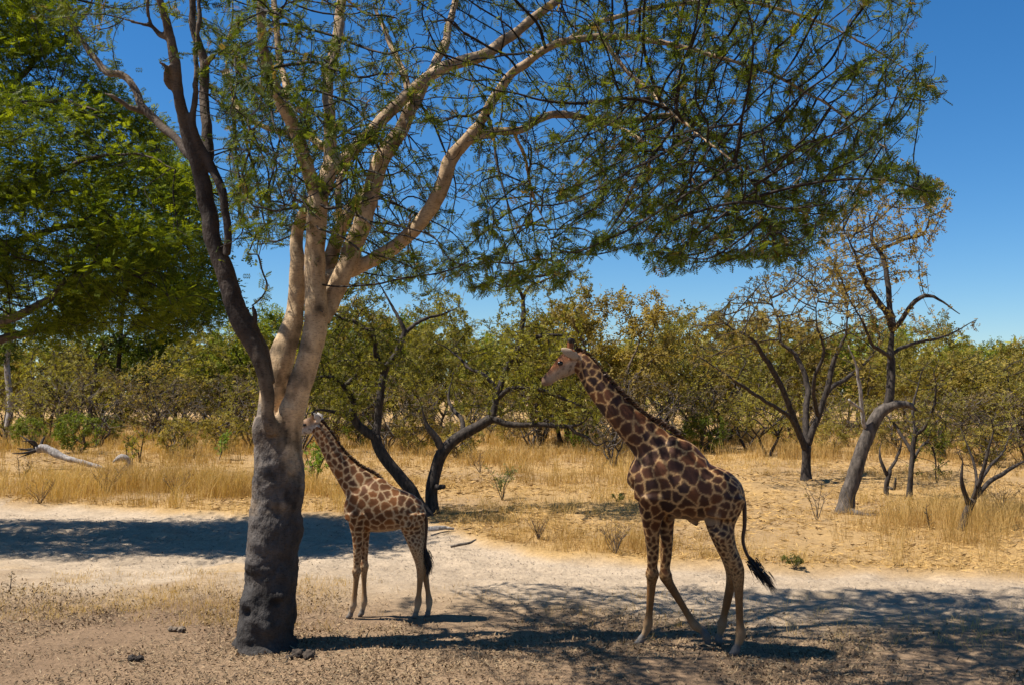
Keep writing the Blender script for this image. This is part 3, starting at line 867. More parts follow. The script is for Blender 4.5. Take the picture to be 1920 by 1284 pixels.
    # belly paler between the spots
    tb = np.array([pt(x, b)[2] for x, a, b, w in sp['torso']]); tx = np.array([pt(x, b)[0] for x, a, b, w in sp['torso']])
    hb_ = V[:, 2] - np.interp(V[:, 0], tx, tb)
    be = ((V[:, 0] > tx[4]) & (V[:, 0] < tx[-4])) * np.exp(-(np.abs(hb_) / (0.08 * H)) ** 2) * (hb_ > -0.04 * H)
    C = C * (1 - 0.7 * be[:, None]) + palec[None] * 0.7 * be[:, None]
    # head
    face = np.array(sp['face']); cheek = np.array(sp['cheek'])
    ax = hd[-1] - hd[0]; L = np.linalg.norm(ax); ax = ax / L
    s_ = ((V - hd[0]) @ ax) / L
    upn = np.cross(ax, lat); upn = upn if upn[2] > 0 else -upn
    h_ = (V - hd[0]) @ upn
    tp = 1 / (1 + np.exp(-(h_ - 0.035 * H) / (0.018 * H)))
    hc = cheek[None] * (1 - tp[:, None]) + face[None] * tp[:, None]
    sp_n = fbm(V[:, 0] * 1.0, V[:, 2], 77, 3, 55.0 / H)
    dk_ = np.clip((sp_n - 0.15) * 3, 0, 1) * np.clip((0.7 - s_) * 4, 0, 1) * (1 - tp)
    hc = hc * (1 - 0.75 * dk_[:, None]) + np.array([0.06, 0.028, 0.014])[None] * 0.75 * dk_[:, None]
    mz = 1 / (1 + np.exp(-(s_ - 0.84) / 0.04))
    hc = hc * (1 - 0.7 * mz[:, None]) + np.array([0.13, 0.06, 0.03])[None] * 0.7 * mz[:, None]
    C = np.where(on_head[:, None], hc, C)
    for e_ in sp['ears']:
        for s in (-1, 1):
            ec = np.array([pt(x, y) + lat * (s * o) for x, y, r, o, th in e_])
            de = np.min(np.linalg.norm(V[:, None] - ec[1:][None], axis=2), 1)
            w = de < 0.055 * H
            C[w] = cheek * 1.05
    for s in (-1, 1):
        hc_ = np.array([pt(x, y) + lat * (s * o) for x, y, r, o in sp['horn']])
        de = np.linalg.norm(V - hc_[-1], axis=1); C[de < 0.06 * H] = (0.02, 0.013, 0.01)
        de = np.linalg.norm(V - hc_[-2], axis=1); w = (de < 0.05 * H) & (np.linalg.norm(V - hc_[-1], axis=1) >= 0.06 * H); C[w] = face * 0.8
        # nostril and mouth corner
        nq = pt(*sp['nostril']) + lat * s * 0.04 * H
        w = np.exp(-((np.linalg.norm(V - nq, axis=1)) / (0.022 * H)) ** 2); C = C * (1 - 0.85 * w[:, None])
    for hv in hooves:
        dd = np.min(np.linalg.norm(V[:, None] - hv[None], axis=2), 1)
        w = 1 / (1 + np.exp((dd - 0.062 * H) / 0.006)); w *= (V[:, 2] < 0.30 * H)
        C = C * (1 - w[:, None]) + hoofc[None] * w[:, None]
    me.vertices.foreach_set('co', (V - origin).astype(np.float32).ravel())
    add_col(me, np.clip(C, 0.004, 1)); me.update()
    t = thing(name, label, 'giraffe', origin)
    obj('body', me, M['coat'], t)
    # ---- eyes
    for s in (-1, 1):
        x, y, r, o = sp['eye']
        c = pt(x, y) + lat * (s * o)
        bm = bmesh.new(); bmesh.ops.create_uvsphere(bm, u_segments=14, v_segments=10, radius=r * k)
        em = bpy.data.meshes.new('eye'); bm.to_mesh(em); bm.free()
        em.polygons.foreach_set('use_smooth', np.full(len(em.polygons), True))
        eo = obj('eye', em, M['eye'], t, Vector(c - origin)); eo.scale = (1.25, 0.8, 0.85)
    # ---- mane
    mn = np.array([pt(x, y) for x, y in sp['mane']])
    mp_, _ = spline(mn, np.zeros(len(mn)), 0.004)
    T_ = nrm(np.gradient(mp_, axis=0))
    upv = np.cross(T_, lat); upv = np.where((upv[:, 2:3] > 0), upv, -upv)
    n = sp['nmane']; q = rs.integers(0, len(mp_), n)
    org = mp_[q] + lat[None] * rs.normal(0, 0.010 * H, (n, 1)) - upv[q] * 0.035 * H
    dirs = upv[q] + 0.45 * T_[q] + rs.normal(0, 0.16, (n, 3))
    ln = rs.uniform(0.07, 0.105, n) * H
    V_, Q_, T3, C_ = hair_blades(org, dirs, ln, np.full(n, 0.006 * H), mixcol((0.025, 0.012, 0.006), (0.12, 0.05, 0.02), rs.uniform(0, 1, n)))
    obj('mane', mesh_np('mane', V_ - origin, [Q_, T3], C_), M['hair'], t)
    # ---- tail
    tl = np.array([(*pt(x, y), r * k) for x, y, r in sp['tail']])
    pts, rad = spline(tl[:, :3], tl[:, 3], 0.02)
    V_, Q_, C3 = tube(pts, rad, 10)
    cl = np.tile(np.array([0.07, 0.035, 0.018]), (len(V_), 1))
    tail = obj('tail', mesh_np('tail', V_ - origin, [Q_, C3], cl, True), M['coat'], t)
    tf = np.array([pt(x, y) for x, y in sp['tuft']])
    n = 420; u = rs.uniform(0, 0.72, n) ** 1.2
    seg, _ = spline(tf, np.zeros(len(tf)), 0.01)
    ix = (u * (len(seg) - 1)).astype(int); Ts = nrm(np.gradient(seg, axis=0))
    w = sp['tuftw'] * k * np.sin(np.clip(u * 1.25 + 0.12, 0, 1) * np.pi) ** 0.7
    org = seg[ix] + rs.normal(0, 0.55, (n, 3)) * w[:, None]
    dirs = Ts[ix] + rs.normal(0, 0.13, (n, 3))
    V_, Q_, T3, C_ = hair_blades(org, dirs, rs.uniform(0.10, 0.2, n) * H, np.full(n, 0.005 * H), mixcol((0.008, 0.006, 0.005), (0.03, 0.02, 0.015), rs.uniform(0, 1, n)))
    obj('tail_tuft', mesh_np('tail_tuft', V_ - origin, [Q_, T3], C_), M['hair'], tail)
    return t

m, nt, out = new_mat('eye_gloss')
p = N(nt, 'ShaderNodeBsdfPrincipled'); p.inputs['Base Color'].default_value = (0.006, 0.004, 0.003, 1); p.inputs['Roughness'].default_value = 0.12
n = N(nt, 'ShaderNodeTexNoise'); n.inputs['Scale'].default_value = 40; bpn = N(nt, 'ShaderNodeBump'); bpn.inputs['Strength'].default_value = 0.03
nt.links.new(n.outputs[0], bpn.inputs['Height']); nt.links.new(bpn.outputs[0], p.inputs['Normal']); nt.links.new(p.outputs[0], out.inputs[0])
M['eye'] = m

def gy_(px, py): return G(px, py)[1]
adult = dict(Y=lambda px: 12.22 + (1290 - px) * 0.0016, scale=12.22 / FPX, yaw=0.25, voxel=0.0148, size=1.0, seed=4, ox=1290, line=0.0068,
  torso=[(1181, 888, 916, .08), (1191, 868, 930, .14), (1206, 845, 948, .20), (1228, 826, 962, .245), (1255, 817, 971, .28), (1285, 840, 976, .31), (1315, 864, 976, .32), (1343, 876, 972, .31), (1366, 888, 968, .26), (1383, 906, 958, .18), (1393, 926, 946, .06)],
  neck=[(1080, 672, 17, .085), (1090, 680, 20, .09), (1101, 692, 22, .095), (1122, 726, 24, .105), (1154, 765, 27, .115), (1183, 796, 31, .125), (1212, 824, 36, .14), (1233, 850, 47, .18), (1249, 880, 53, .22), (1262, 900, 50, .24)],
  head=[(1090, 672, 15, .07), (1080, 674, 19, .085), (1068, 679, 22, .098), (1056, 688, 20, .098), (1045, 696.5, 15.5, .072), (1035, 705, 12, .056), (1027, 712, 11.5, .055), (1020, 716.5, 8.5, .05), (1017, 718, 5, .035)],
  ears=[[(1087, 671, 4, .085, .03), (1080, 667, 9, .115, .022), (1070, 662, 10, .145, .02), (1062, 657, 6, .16, .018), (1057, 654, 2.5, .165, .015)]],
  horn=[(1068, 664, 7, .04), (1068.5, 653, 6, .048), (1070, 644, 5.5, .052), (1071.5, 636, 6.5, .054)],
  eye=(1054, 681, 5.4, .084), nostril=(1023, 707),
  mane=[(1079, 652), (1093, 659), (1106, 669), (1135, 703), (1173, 743), (1207, 774), (1246, 796), (1268, 810), (1284, 836)], nmane=1500,
  tail=[(1386, 922, 5), (1394, 938, 4.5), (1396, 960, 4), (1396, 985, 3.6), (1393, 1010, 3.2), (1397, 1030, 3), (1407, 1050, 2.8), (1414, 1060, 2.4)],
  tuft=[(1405, 1046), (1416, 1062), (1430, 1078), (1443, 1095), (1453, 1112)], tuftw=9.5,
  bumps=[[(1293, 972, 6, .03, 0), (1303, 978, 6, .03, 0), (1307, 984, 3.5, .02, 0)],
         [(1232, 880, 30, .07, .18), (1222, 905, 30, .08, .19), (1218, 935, 26, .08, .19)],
         [(1368, 905, 22, .07, .17), (1355, 935, 34, .10, .19), (1350, 965, 30, .09, .19)]],
  legs=[dict(off=.17, ground=gy_(1200, 1207), pts=[(1224, 925, 30), (1223, 958, 24), (1222, 985, 17), (1223, 1010, 13.5), (1224, 1040, 11.5), (1223, 1062, 11), (1223, 1075, 11.5), (1222, 1090, 9.5), (1220, 1115, 8), (1217.5, 1148, 7.6), (1215, 1168, 8.2), (1213, 1178, 8), (1207, 1190, 6.6), (1202, 1197, 7)], hoof=[(1205, 1194, 6.5), (1201, 1200, 8), (1196, 1204.5, 6.2), (1188, 1206, 3.5)]),
        dict(off=-.17, ground=gy_(1320, 1208) , pts=[(1240, 925, 28), (1246, 958, 22), (1249, 985, 15), (1250, 1010, 12.5), (1249, 1040, 11), (1247, 1064, 10.5), (1248, 1078, 11), (1254, 1092, 9.5), (1268, 1115, 7.8), (1283, 1140, 7.5), (1297, 1163, 7.8), (1304, 1172, 8.4), (1314, 1180, 6.8), (1321, 1186, 6.8)], hoof=[(1319, 1184, 7), (1324, 1191, 8.5), (1327, 1201, 7.2), (1328, 1211, 4)]),
        dict(off=.16, ground=gy_(1378, 1228), fat=0.5, pts=[(1358, 925, 40), (1352, 955, 36), (1351, 980, 28), (1355, 1003, 22), (1364, 1030, 18), (1374, 1050, 15.5), (1381, 1066, 14), (1384, 1082, 11.5), (1385, 1102, 9), (1386, 1135, 8), (1387.5, 1168, 8), (1389, 1187, 8.6), (1387, 1198, 8), (1382, 1210, 6.8), (1379, 1216, 7)], hoof=[(1382, 1212, 6.5), (1379, 1219, 8.2), (1374, 1224.5, 6.5), (1367, 1226.5, 3.8)]),
        dict(off=-.16, ground=gy_(1350, 1208), fat=0.5, pts=[(1352, 925, 36), (1350, 955, 32), (1352, 985, 24), (1358, 1015, 18), (1366, 1042, 15), (1371, 1060, 13.5), (1372, 1078, 11), (1369, 1100, 9), (1363, 1130, 8), (1358, 1152, 7.6), (1354, 1169, 8.2), (1352, 1178, 7.6), (1349, 1189, 6.6), (1347, 1195, 7)], hoof=[(1349, 1192, 6.5), (1347, 1199, 8), (1350, 1204, 6.2), (1343, 1206, 3.5)])],
  patch=((0.019, 0.0058, 0.002), (0.125, 0.038, 0.008)), linec=(0.50, 0.29, 0.115), legc=(0.165, 0.075, 0.022), pale=(0.28, 0.18, 0.095), face=(0.23, 0.078, 0.021), cheek=(0.33, 0.245, 0.165))
build_giraffe('giraffe', 'tall dark-patched giraffe striding with one foreleg bent back and tail swung out', adult)

calf = dict(Y=lambda px: 13.96, scale=13.96 / FPX, yaw=0.0, voxel=0.0116, size=0.74, seed=9, ox=725, line=0.007,
  torso=[(647, 946, 960, .03), (654, 930, 973, .10), (664, 914, 984, .145), (678, 900, 992, .18), (696, 893, 997, .20), (715, 902, 998, .215), (735, 912, 995, .22), (755, 919, 990, .21), (773, 929, 985, .185), (788, 944, 978, .12), (797, 960, 970, .04)],
  neck=[(592, 797, 12, .06), (598, 804, 14, .065), (604, 814, 15.5, .07), (616, 834, 17, .075), (634, 864, 20, .085), (655, 890, 25, .095), (672, 908, 32, .125), (686, 926, 36, .15), (698, 942, 36, .16)],
  head=[(599, 795, 10, .05), (591, 795, 14, .062), (582, 797, 15.5, .07), (573, 801, 14, .068), (564, 806, 11, .052), (556, 811, 8.5, .042), (550, 814, 8, .04), (545, 816.5, 6, .035), (543, 817.5, 3.5, .025)],
  ears=[[(596, 791, 3, .06, .022), (599, 786, 6, .085, .016), (597, 780, 6, .11, .015), (594, 776, 3, .12, .012), (592, 773, 1.5, .125, .01)]],
  horn=[(586, 788, 4.5, .028), (586, 781, 3.5, .03), (587, 775, 3, .032), (588, 772, 3.5, .033)],
  eye=(573, 796, 3.2, .06), nostril=(548, 810),
  mane=[(597, 783), (603, 786), (622, 812), (648, 847), (673, 869), (701, 885), (712, 893), (719, 903)], nmane=1200,
  tail=[(793, 956, 4), (798, 968, 3.4), (800, 985, 2.8), (798.5, 1010, 2.4), (797, 1030, 2.1), (798, 1036, 1.9)],
  tuft=[(796, 1028), (801, 1042), (804, 1056), (803, 1070), (801, 1084)], tuftw=6.5,
  bumps=[[(677, 930, 22, .045, .12), (668, 950, 21, .05, .125), (667, 972, 17, .05, .125)],
         [(776, 945, 15, .045, .11), (770, 966, 23, .06, .125), (772, 985, 20, .055, .12)]],
  legs=[dict(off=.115, ground=gy_(655, 1158), pts=[(670, 960, 20), (670, 985, 15), (671, 1003, 11.5), (671, 1025, 9), (670, 1048, 7.6), (669, 1062, 7.4), (668.5, 1070, 7.8), (668, 1082, 6), (666, 1105, 5.4), (663.5, 1125, 5.6), (662, 1134, 6.4), (660, 1142, 5.2), (657.5, 1149, 5)], hoof=[(658.5, 1148, 4.6), (656.5, 1152.5, 5.8), (653.5, 1155.5, 4.2), (648.5, 1157, 2.4)]),
        dict(off=-.115, ground=gy_(677, 1155), pts=[(680, 960, 19), (682, 985, 14), (683, 1005, 10), (683, 1030, 8), (683, 1050, 7.4), (683, 1060, 7.6), (682.5, 1072, 6.6), (682.5, 1092, 5.3), (683, 1112, 5.3), (682.5, 1127, 6), (681, 1136, 5.4), (679, 1145, 4.8)], hoof=[(679.5, 1144, 4.5), (678, 1149, 5.6), (675, 1152.5, 4), (671, 1154, 2.4)]),
        dict(off=.11, ground=gy_(778, 1158), fat=0.5, pts=[(772, 960, 26), (771, 980, 23), (775, 1000, 18), (780, 1022, 14), (785, 1042, 11), (788, 1056, 9.6), (788.5, 1070, 7.6), (787.5, 1090, 5.8), (785.5, 1112, 5.5), (784, 1127, 6.2), (782.5, 1138, 5.6), (780, 1147, 5)], hoof=[(780.5, 1147, 4.6), (779, 1152, 5.8), (776, 1155.5, 4.2), (771.5, 1157, 2.4)]),
        dict(off=-.11, ground=gy_(801, 1156), fat=0.5, pts=[(774, 960, 24), (778, 985, 20), (784, 1010, 15), (790, 1035, 11.5), (794.5, 1052, 9.6), (796, 1066, 7.6), (799, 1088, 5.8), (802.5, 1110, 5.4), (804.5, 1126, 6), (804.5, 1136, 5.4), (803, 1145, 4.8)], hoof=[(803, 1145, 4.6), (802, 1150, 5.6), (799, 1153.5, 4), (795, 1155, 2.4)])],
  patch=((0.065, 0.020, 0.005), (0.23, 0.08, 0.017)), linec=(0.54, 0.37, 0.195), legc=(0.24, 0.135, 0.055), pale=(0.40, 0.295, 0.185), face=(0.30, 0.16, 0.075), cheek=(0.50, 0.44, 0.37))
build_giraffe('giraffe', 'small pale-bellied young giraffe standing with its face behind the big trunk', calf)
print('giraffes done')

# ------------------------------------------------------------------ other trees, traced limb by limb
def traced_tree(name, label, cat, limbs, Y, mat, regions, leafspec, seed, D=0.2, dk=0.22, di=3.5, tip=0.006, rmax=0.04, jit=0.4, trop=(0, 0, 0),
                twig_mat='twig', base=None, lump=0.06, group=None, maxnodes=12000, limb_jit=0.012, sides=9, mats=None):
    """limbs: {name: [(px,py,dY,r_px)...]} first one is the trunk; regions: [(poly, n, y0, y1)]"""
    rs = np.random.default_rng(seed)
    b = limbs[next(iter(limbs))][0]
    bx, by = P(b[0], b[1], Y + b[2])[:2]
    org = np.array([bx, by, zg(bx, by)])
    t = thing(name, label, cat, org, group)
    L = []
    for i, (k, s) in enumerate(limbs.items()):
        sp_ = [(x, y, Y + dy, r) for x, y, dy, r in s]
        pts, rad = limb_pts(sp_, 0.12, limb_jit, seed + i)
        rad = rad * (0.88 if mat == 'bark_dark' else 1.0)
        if i > 0 and len(pts) > 6: rad = rad * np.interp(np.linspace(0, 1, len(rad)), [0, .55, 1], [1, 1, .4])
        if i == 0:
            pts = np.vstack([[pts[0][0], pts[0][1], org[2] - 0.12], pts]); rad = np.concatenate([[rad[0] * 1.25], rad])
            h = pts[:, 2] - org[2]; rad = rad * (1 + 0.35 * np.exp(-np.clip(h, 0, 9) / 0.18))
        L.append((pts, rad))
        V, Q, C = tube(pts, rad, sides, lump, seed + i)
        me = mesh_np('trunk' if i == 0 else 'limb', V - org, [Q, C], None, True)
        obj('trunk' if i == 0 else 'limb', me, M[(mats or {}).get(k, mat)], t)
    if regions:
        att = np.vstack([region_points(p, n, Y + y0, Y + y1, rs, 0.5) for p, n, y0, y1 in regions])
        pos, par, n0, tw, rad, nch = grow_crown([(p[len(p) // 3:], r) for p, r in L], att, D, dk, di, tip, rmax, seed, trop, jit, 60, 0.0, maxnodes)
        obj('twigs', mesh_np('twigs', tw[0] - org, tw[1]), M[twig_mat], t)
        if leafspec:
            n, size, kind, c1, c2, rl, spread = leafspec[:7]
            o_, d_ = leaf_spots(pos, par, n0, rad, n, rs, rl, spread)
            tt = np.clip(rs.uniform(0, 1, n) * 0.8 + 0.35 * fbm(o_[:, 0], o_[:, 2], seed, 3, 0.9), 0, 1)
            V, T, C = leaves(o_, d_, rs.uniform(0.7, 1.35, n) * size, kind, mixcol(c1, c2, tt), rs, 0.5)
            obj('foliage', mesh_np('foliage', V - org, T, C), M['leaf'], t)
    return t, L

# the bright feathery tree on the left, rooted beyond the frame's edge
LT = {}
LT['trunk'] = [(-170, 985, 0, 26), (-165, 900, 0, 23), (-150, 800, 0, 21), (-140, 720, 0, 20)]
LT['a'] = [(-140, 730, 0, 16), (-80, 650, -.3, 12), (0, 607, -.6, 9), (44, 588, -.8, 8), (96, 556, -1, 7), (127, 523, -1.1, 6.5), (166, 514, -1.2, 6), (179, 484, -1.3, 5), (188, 445, -1.3, 4), (215, 400, -1.4, 3)]
LT['b'] = [(-100, 670, 0, 10), (0, 636, .3, 8), (65, 622, .6, 6.5), (122, 598, .9, 5.5), (170, 560, 1.2, 5), (240, 545, 1.4, 4), (320, 560, 1.6, 3), (380, 590, 1.8, 2)]
LT['c'] = [(-140, 730, 0, 18), (-150, 560, .4, 15), (-110, 400, .8, 12), (-40, 250, 1.2, 9), (60, 120, 1.5, 6), (150, 40, 1.8, 4), (200, -60, 2, 3)]
LT['d'] = [(-120, 430, .8, 11), (-30, 380, .2, 9), (70, 340, -.5, 7), (160, 300, -1, 5), (260, 290, -1.4, 3.5), (330, 320, -1.6, 2.5)]
LT['e'] = [(-145, 600, .2, 12), (-60, 500, 1, 9), (40, 450, 1.7, 7), (160, 420, 2.2, 5), (280, 440, 2.6, 3.5), (380, 500, 2.8, 2.4)]
LT['g'] = [(-145, 640, 0, 12), (-240, 520, .3, 9), (-360, 420, .5, 6), (-480, 360, .6, 3)]
LT['f'] = [(-60, 280, 1.2, 8), (20, 210, 0, 6), (110, 190, -.7, 5), (190, 210, -1.2, 3.5)]
YL = 22.0
lt_reg = [([(-260, 100), (0, 150), (90, 140), (180, 200), (250, 300), (330, 380), (400, 470), (410, 560), (330, 600), (260, 560), (160, 580), (60, 560), (0, 600), (-200, 560)], 2600, -2.6, 3.2),
          ([(0, 40), (60, 30), (150, 60), (200, 130), (230, 190), (300, 210), (330, 300), (390, 330), (400, 450), (200, 200), (60, 130)], 600, -1, 3),
          ([(60, 600), (150, 560), (260, 560), (400, 560), (410, 620), (330, 640), (250, 620), (120, 640), (0, 650)], 330, -1.5, 2.5),
          ([(-260, -200), (150, -150), (120, 40), (60, 90), (0, 130), (-260, 120)], 480, -1, 3),
          ([(-620, 120), (-260, 100), (-220, 560), (-560, 560)], 800, -2.6, 3)]
lt, Ll = traced_tree('feathery_tree', 'bright green feathery tree reaching in over the pale fallen log', 'tree', LT, YL, 'bark_brown', lt_reg, None, 61, D=0.2, dk=0.24, tip=0.006, rmax=0.05, maxnodes=11000)
rs = np.random.default_rng(62)
tw = [c for c in lt.children if c.name.startswith('twigs')][0]
lorg = np.array(lt.location)
tv = get_v(tw.data).reshape(-1, 8, 3).mean(1) + lorg
# plumes: leaves gather in flat tiers round the twig ends
gap = fbm(tv[:, 0] + .8 * tv[:, 1], tv[:, 2] * 1.4 + .6 * tv[:, 1], 63, 3, 1.25)
tv = tv[gap > -0.20]
NC = 2600
k = rs.integers(0, len(tv), NC)
ctr_ = tv[k] + rs.normal(0, 0.1, (NC, 3))
per = 19
o_ = np.repeat(ctr_, per, 0) + rs.normal(0, 1, (NC * per, 3)) * np.array([0.25, 0.25, 0.13])
d_ = nrm(o_ - np.repeat(ctr_, per, 0) + rs.normal(0, .08, o_.shape)); d_[:, 2] *= 0.8
tt = np.clip(np.repeat(rs.uniform(0, 1, NC), per) * 0.55 + rs.uniform(0, .5, len(o_)), 0, 1)
V, T, C = leaves(o_, d_, rs.uniform(0.10, 0.20, len(o_)), 'plume', mixcol((0.032, 0.058, 0.006), (0.28, 0.31, 0.016), tt ** 1.4), rs, 1.2)
obj('foliage', mesh_np('foliage', V - lorg, T, C), M['leaf'], lt)
print('left tree', len(T))

OL1, OL2 = (0.075, 0.080, 0.013), (0.27, 0.24, 0.04)
# twin-stemmed dark tree behind the small giraffe
T1 = {}
T1['trunk'] = [(800, 975, 0, 14), (772, 921, 0, 13), (743, 886, 0, 12.5), (716, 848, 0, 12), (703, 815, 0, 11)]
T1['l'] = [(705, 820, 0, 10), (674, 799, -.1, 9), (661, 776, -.2, 8), (663, 753, -.3, 7), (644, 722, -.4, 6), (629, 709, -.5, 5.5), (598, 706, -.6, 4), (560, 715, -.8, 2.5)]
T1['r'] = [(703, 818, 0, 10), (709, 787, .1, 8.5), (713, 741, .2, 8), (720, 696, .3, 7.5), (743, 661, .4, 7), (758, 623, .5, 6), (751, 604, .5, 5), (739, 581, .6, 4.5), (724, 554, .7, 3.5), (700, 520, .8, 2.4)]
T1['rl'] = [(719, 700, .3, 6.5), (705, 665, .2, 6), (701, 634, 0, 5.5), (671, 608, -.3, 4.5), (629, 591, -.5, 3.5), (600, 560, -.7, 2.2)]
T1['ll'] = [(660, 784, -.2, 5), (636, 774, -.3, 4), (600, 768, -.4, 3), (575, 776, -.5, 2)]
T1['lu'] = [(660, 750, -.3, 4.5), (648, 725, 0, 4), (668, 700, .3, 4), (672, 680, .4, 3.2), (660, 655, .5, 2.2)]
T1['rr'] = [(757, 628, .5, 4.5), (790, 600, .9, 3.8), (830, 590, 1.2, 3), (862, 575, 1.5, 2)]
traced_tree('thorn_tree', 'dark twin-stemmed leaning thorn tree rising behind the small giraffe', 'tree', T1, 25.5, 'bark_dark',
            [([(590, 560), (640, 500), (760, 500), (880, 560), (890, 640), (850, 720), (760, 700), (700, 760), (640, 790), (580, 740)], 1500, -1.8, 2.2)],
            (5000, 0.095, 'pair', OL1, OL2, 0.02, 0.05), 71, D=0.2, dk=0.22, maxnodes=7000)
# dark tree with the long level limb, between the giraffes
T2 = {}
T2['trunk'] = [(808, 986, 0, 14), (810, 921, 0, 13), (816, 885, 0, 13), (824, 858, 0, 13), (838, 838, 0, 12.5), (865, 816, 0, 12), (903, 795, 0, 11), (925, 782, 0, 10)]
T2['p'] = [(833, 848, 0, 9), (820, 824, -.1, 8), (808, 808, -.15, 7), (797, 787, -.2, 5), (790, 760, -.3, 3)]
T2['u'] = [(922, 785, 0, 9), (930, 745, .1, 8), (938, 722, .1, 7.5), (946, 697, .2, 7), (961, 669, .3, 6.5), (974, 638, .4, 6), (981, 596, .5, 5.5), (983, 554, .6, 5), (999, 535, .7, 4), (1040, 518, .8, 3), (1085, 505, 1, 2)]
T2['ul'] = [(982, 560, .6, 4), (972, 543, .4, 3.5), (961, 515, .2, 3), (965, 470, 0, 2)]
T2['ur'] = [(966, 660, .3, 5.5), (985, 643, .1, 5), (1010, 632, -.1, 4.5), (1056, 629, -.3, 3.8), (1078, 642, -.4, 3)]
T2['h'] = [(920, 784, 0, 7.5), (961, 795, -.2, 6.5), (1018, 797, -.4, 5.5), (1071, 799, -.6, 5), (1094, 791, -.7, 3.5), (1110, 775, -.8, 2)]
T2['h2'] = [(1068, 799, -.6, 4), (1078, 811, -.6, 3.8), (1102, 818, -.7, 3.2), (1118, 834, -.8, 2.6), (1140, 826, -.8, 2)]
T2['m'] = [(930, 748, .1, 6), (961, 728, 0, 5), (1010, 731, -.3, 4.5), (1052, 745, -.5, 4), (1094, 764, -.7, 3), (1125, 800, -.9, 2)]
T2['k'] = [(868, 815, 0, 6), (866, 785, .3, 5), (850, 768, .6, 4), (842, 740, .9, 3), (850, 700, 1.1, 2.4)]
T2['q'] = [(934, 735, .1, 5), (905, 700, .4, 4), (880, 690, .7, 3.2), (850, 660, 1, 2.6), (815, 640, 1.2, 2)]
T2['s'] = [(818, 912, -.15, 6), (828, 912, -.3, 5.5), (834, 911, -.35, 4.5)]
traced_tree('thorn_tree', 'dark thorn tree with a long level limb reaching toward the tall giraffe', 'tree', T2, 25.9, 'bark_dark',
            [([(760, 640), (860, 600), (960, 600), (1060, 620), (1120, 680), (1130, 790), (1040, 790), (960, 770), (860, 770), (770, 770), (740, 700)], 1900, -1.8, 2.2),
             ([(930, 520), (1090, 470), (1120, 540), (1000, 600), (930, 590)], 200, -1, 1.5)],
            (6200, 0.095, 'pair', OL1, (0.28, 0.25, 0.045), 0.02, 0.05), 81, D=0.2, dk=0.22, maxnodes=7000, mats={'p': 'bark_grey'})
# many-stemmed dark tree on the right
T3 = {}
T3['trunk'] = [(1512, 900, 0, 10.5), (1512, 865, 0, 9.5), (1512, 835, 0, 10)]
T3['a'] = [(1512, 842, 0, 8), (1498, 811, -.2, 7), (1482, 767, -.5, 6.5), (1460, 713, -.8, 6), (1433, 669, -1, 5.5), (1411, 636, -1.2, 4.5), (1373, 617, -1.4, 3), (1340, 590, -1.6, 2)]
T3['b'] = [(1512, 840, 0, 7.5), (1511, 767, .4, 6.5), (1514, 723, .7, 6), (1493, 669, 1, 5), (1465, 642, 1.2, 4), (1460, 604, 1.4, 3), (1445, 560, 1.6, 2)]
T3['c'] = [(1513, 835, 0, 8), (1531, 789, 0, 6.5), (1553, 723, 0, 6), (1564, 674, 0, 5.5), (1585, 625, 0, 4), (1590, 570, 0, 2.6)]
T3['d'] = [(1548, 740, 0, 5), (1565, 722, .4, 4.8), (1591, 707, .8, 4.4), (1629, 674, 1.2, 3.4), (1650, 640, 1.5, 2.2)]
T3['e'] = [(1500, 815, -.2, 5), (1476, 778, -.8, 4.5), (1416, 740, -1.4, 4), (1378, 713, -1.8, 3.4), (1313, 669, -2.4, 2.4)]
T3['f'] = [(1534, 780, 0, 5), (1525, 720, -.8, 4), (1545, 660, -1.2, 3.4), (1530, 600, -1.5, 2.4), (1535, 550, -1.7, 1.6)]
traced_tree('thorn_tree', 'dark vase-shaped tree with many rising stems behind the tall giraffe', 'tree', T3, gy_(1512, 900), 'bark_dark',
            [([(1270, 660), (1330, 580), (1420, 510), (1560, 470), (1640, 550), (1680, 620), (1650, 700), (1560, 710), (1440, 720), (1300, 720)], 1700, -3.0, 2.6)],
            (2200, 0.13, 'pair', (0.12, 0.10, 0.025), (0.30, 0.20, 0.06), 0.03, 0.06), 91, D=0.28, dk=0.3, tip=0.009, rmax=0.05, maxnodes=6000)
# broken leaning trunk with a second stem going straight up
T4 = {}
T4['trunk'] = [(1584, 960, 0, 14.5), (1590, 930, 0, 14), (1602, 893, 0, 14), (1618, 838, 0, 13), (1640, 789, 0, 12), (1662, 764, 0, 10.5), (1690, 757, -.1, 7), (1708, 760, -.15, 6), (1716, 768, -.2, 3), (1722, 771, -.2, 1.2)]
T4['v'] = [(1664, 765, 0, 8), (1668, 740, 0, 8), (1670, 702, .1, 8), (1673, 647, .2, 8), (1675, 614, .2, 7.5)]
T4['l'] = [(1675, 620, .2, 6.5), (1662, 587, 0, 6), (1634, 549, -.3, 5), (1613, 505, -.5, 4), (1600, 470, -.7, 3), (1580, 430, -.9, 2)]
T4['m'] = [(1675, 615, .2, 5.5), (1665, 549, .4, 5), (1657, 484, .6, 4.5), (1634, 451, .8, 4), (1640, 410, 1, 3), (1660, 370, 1.2, 2)]
T4['m2'] = [(1650, 470, .6, 3.5), (1690, 450, .4, 3), (1730, 440, .2, 2.5), (1745, 400, 0, 1.8)]
T4['r'] = [(1676, 616, .2, 5), (1688, 603, 0, 4.6), (1716, 565, -.3, 4.2), (1742, 556, -.5, 3.6), (1762, 562, -.6, 3), (1800, 590, -.8, 2)]
T4['r2'] = [(1675, 662, .2, 4), (1690, 652, .4, 3.6), (1716, 642, .7, 3), (1771, 631, 1, 2.4), (1830, 600, 1.3, 1.6)]
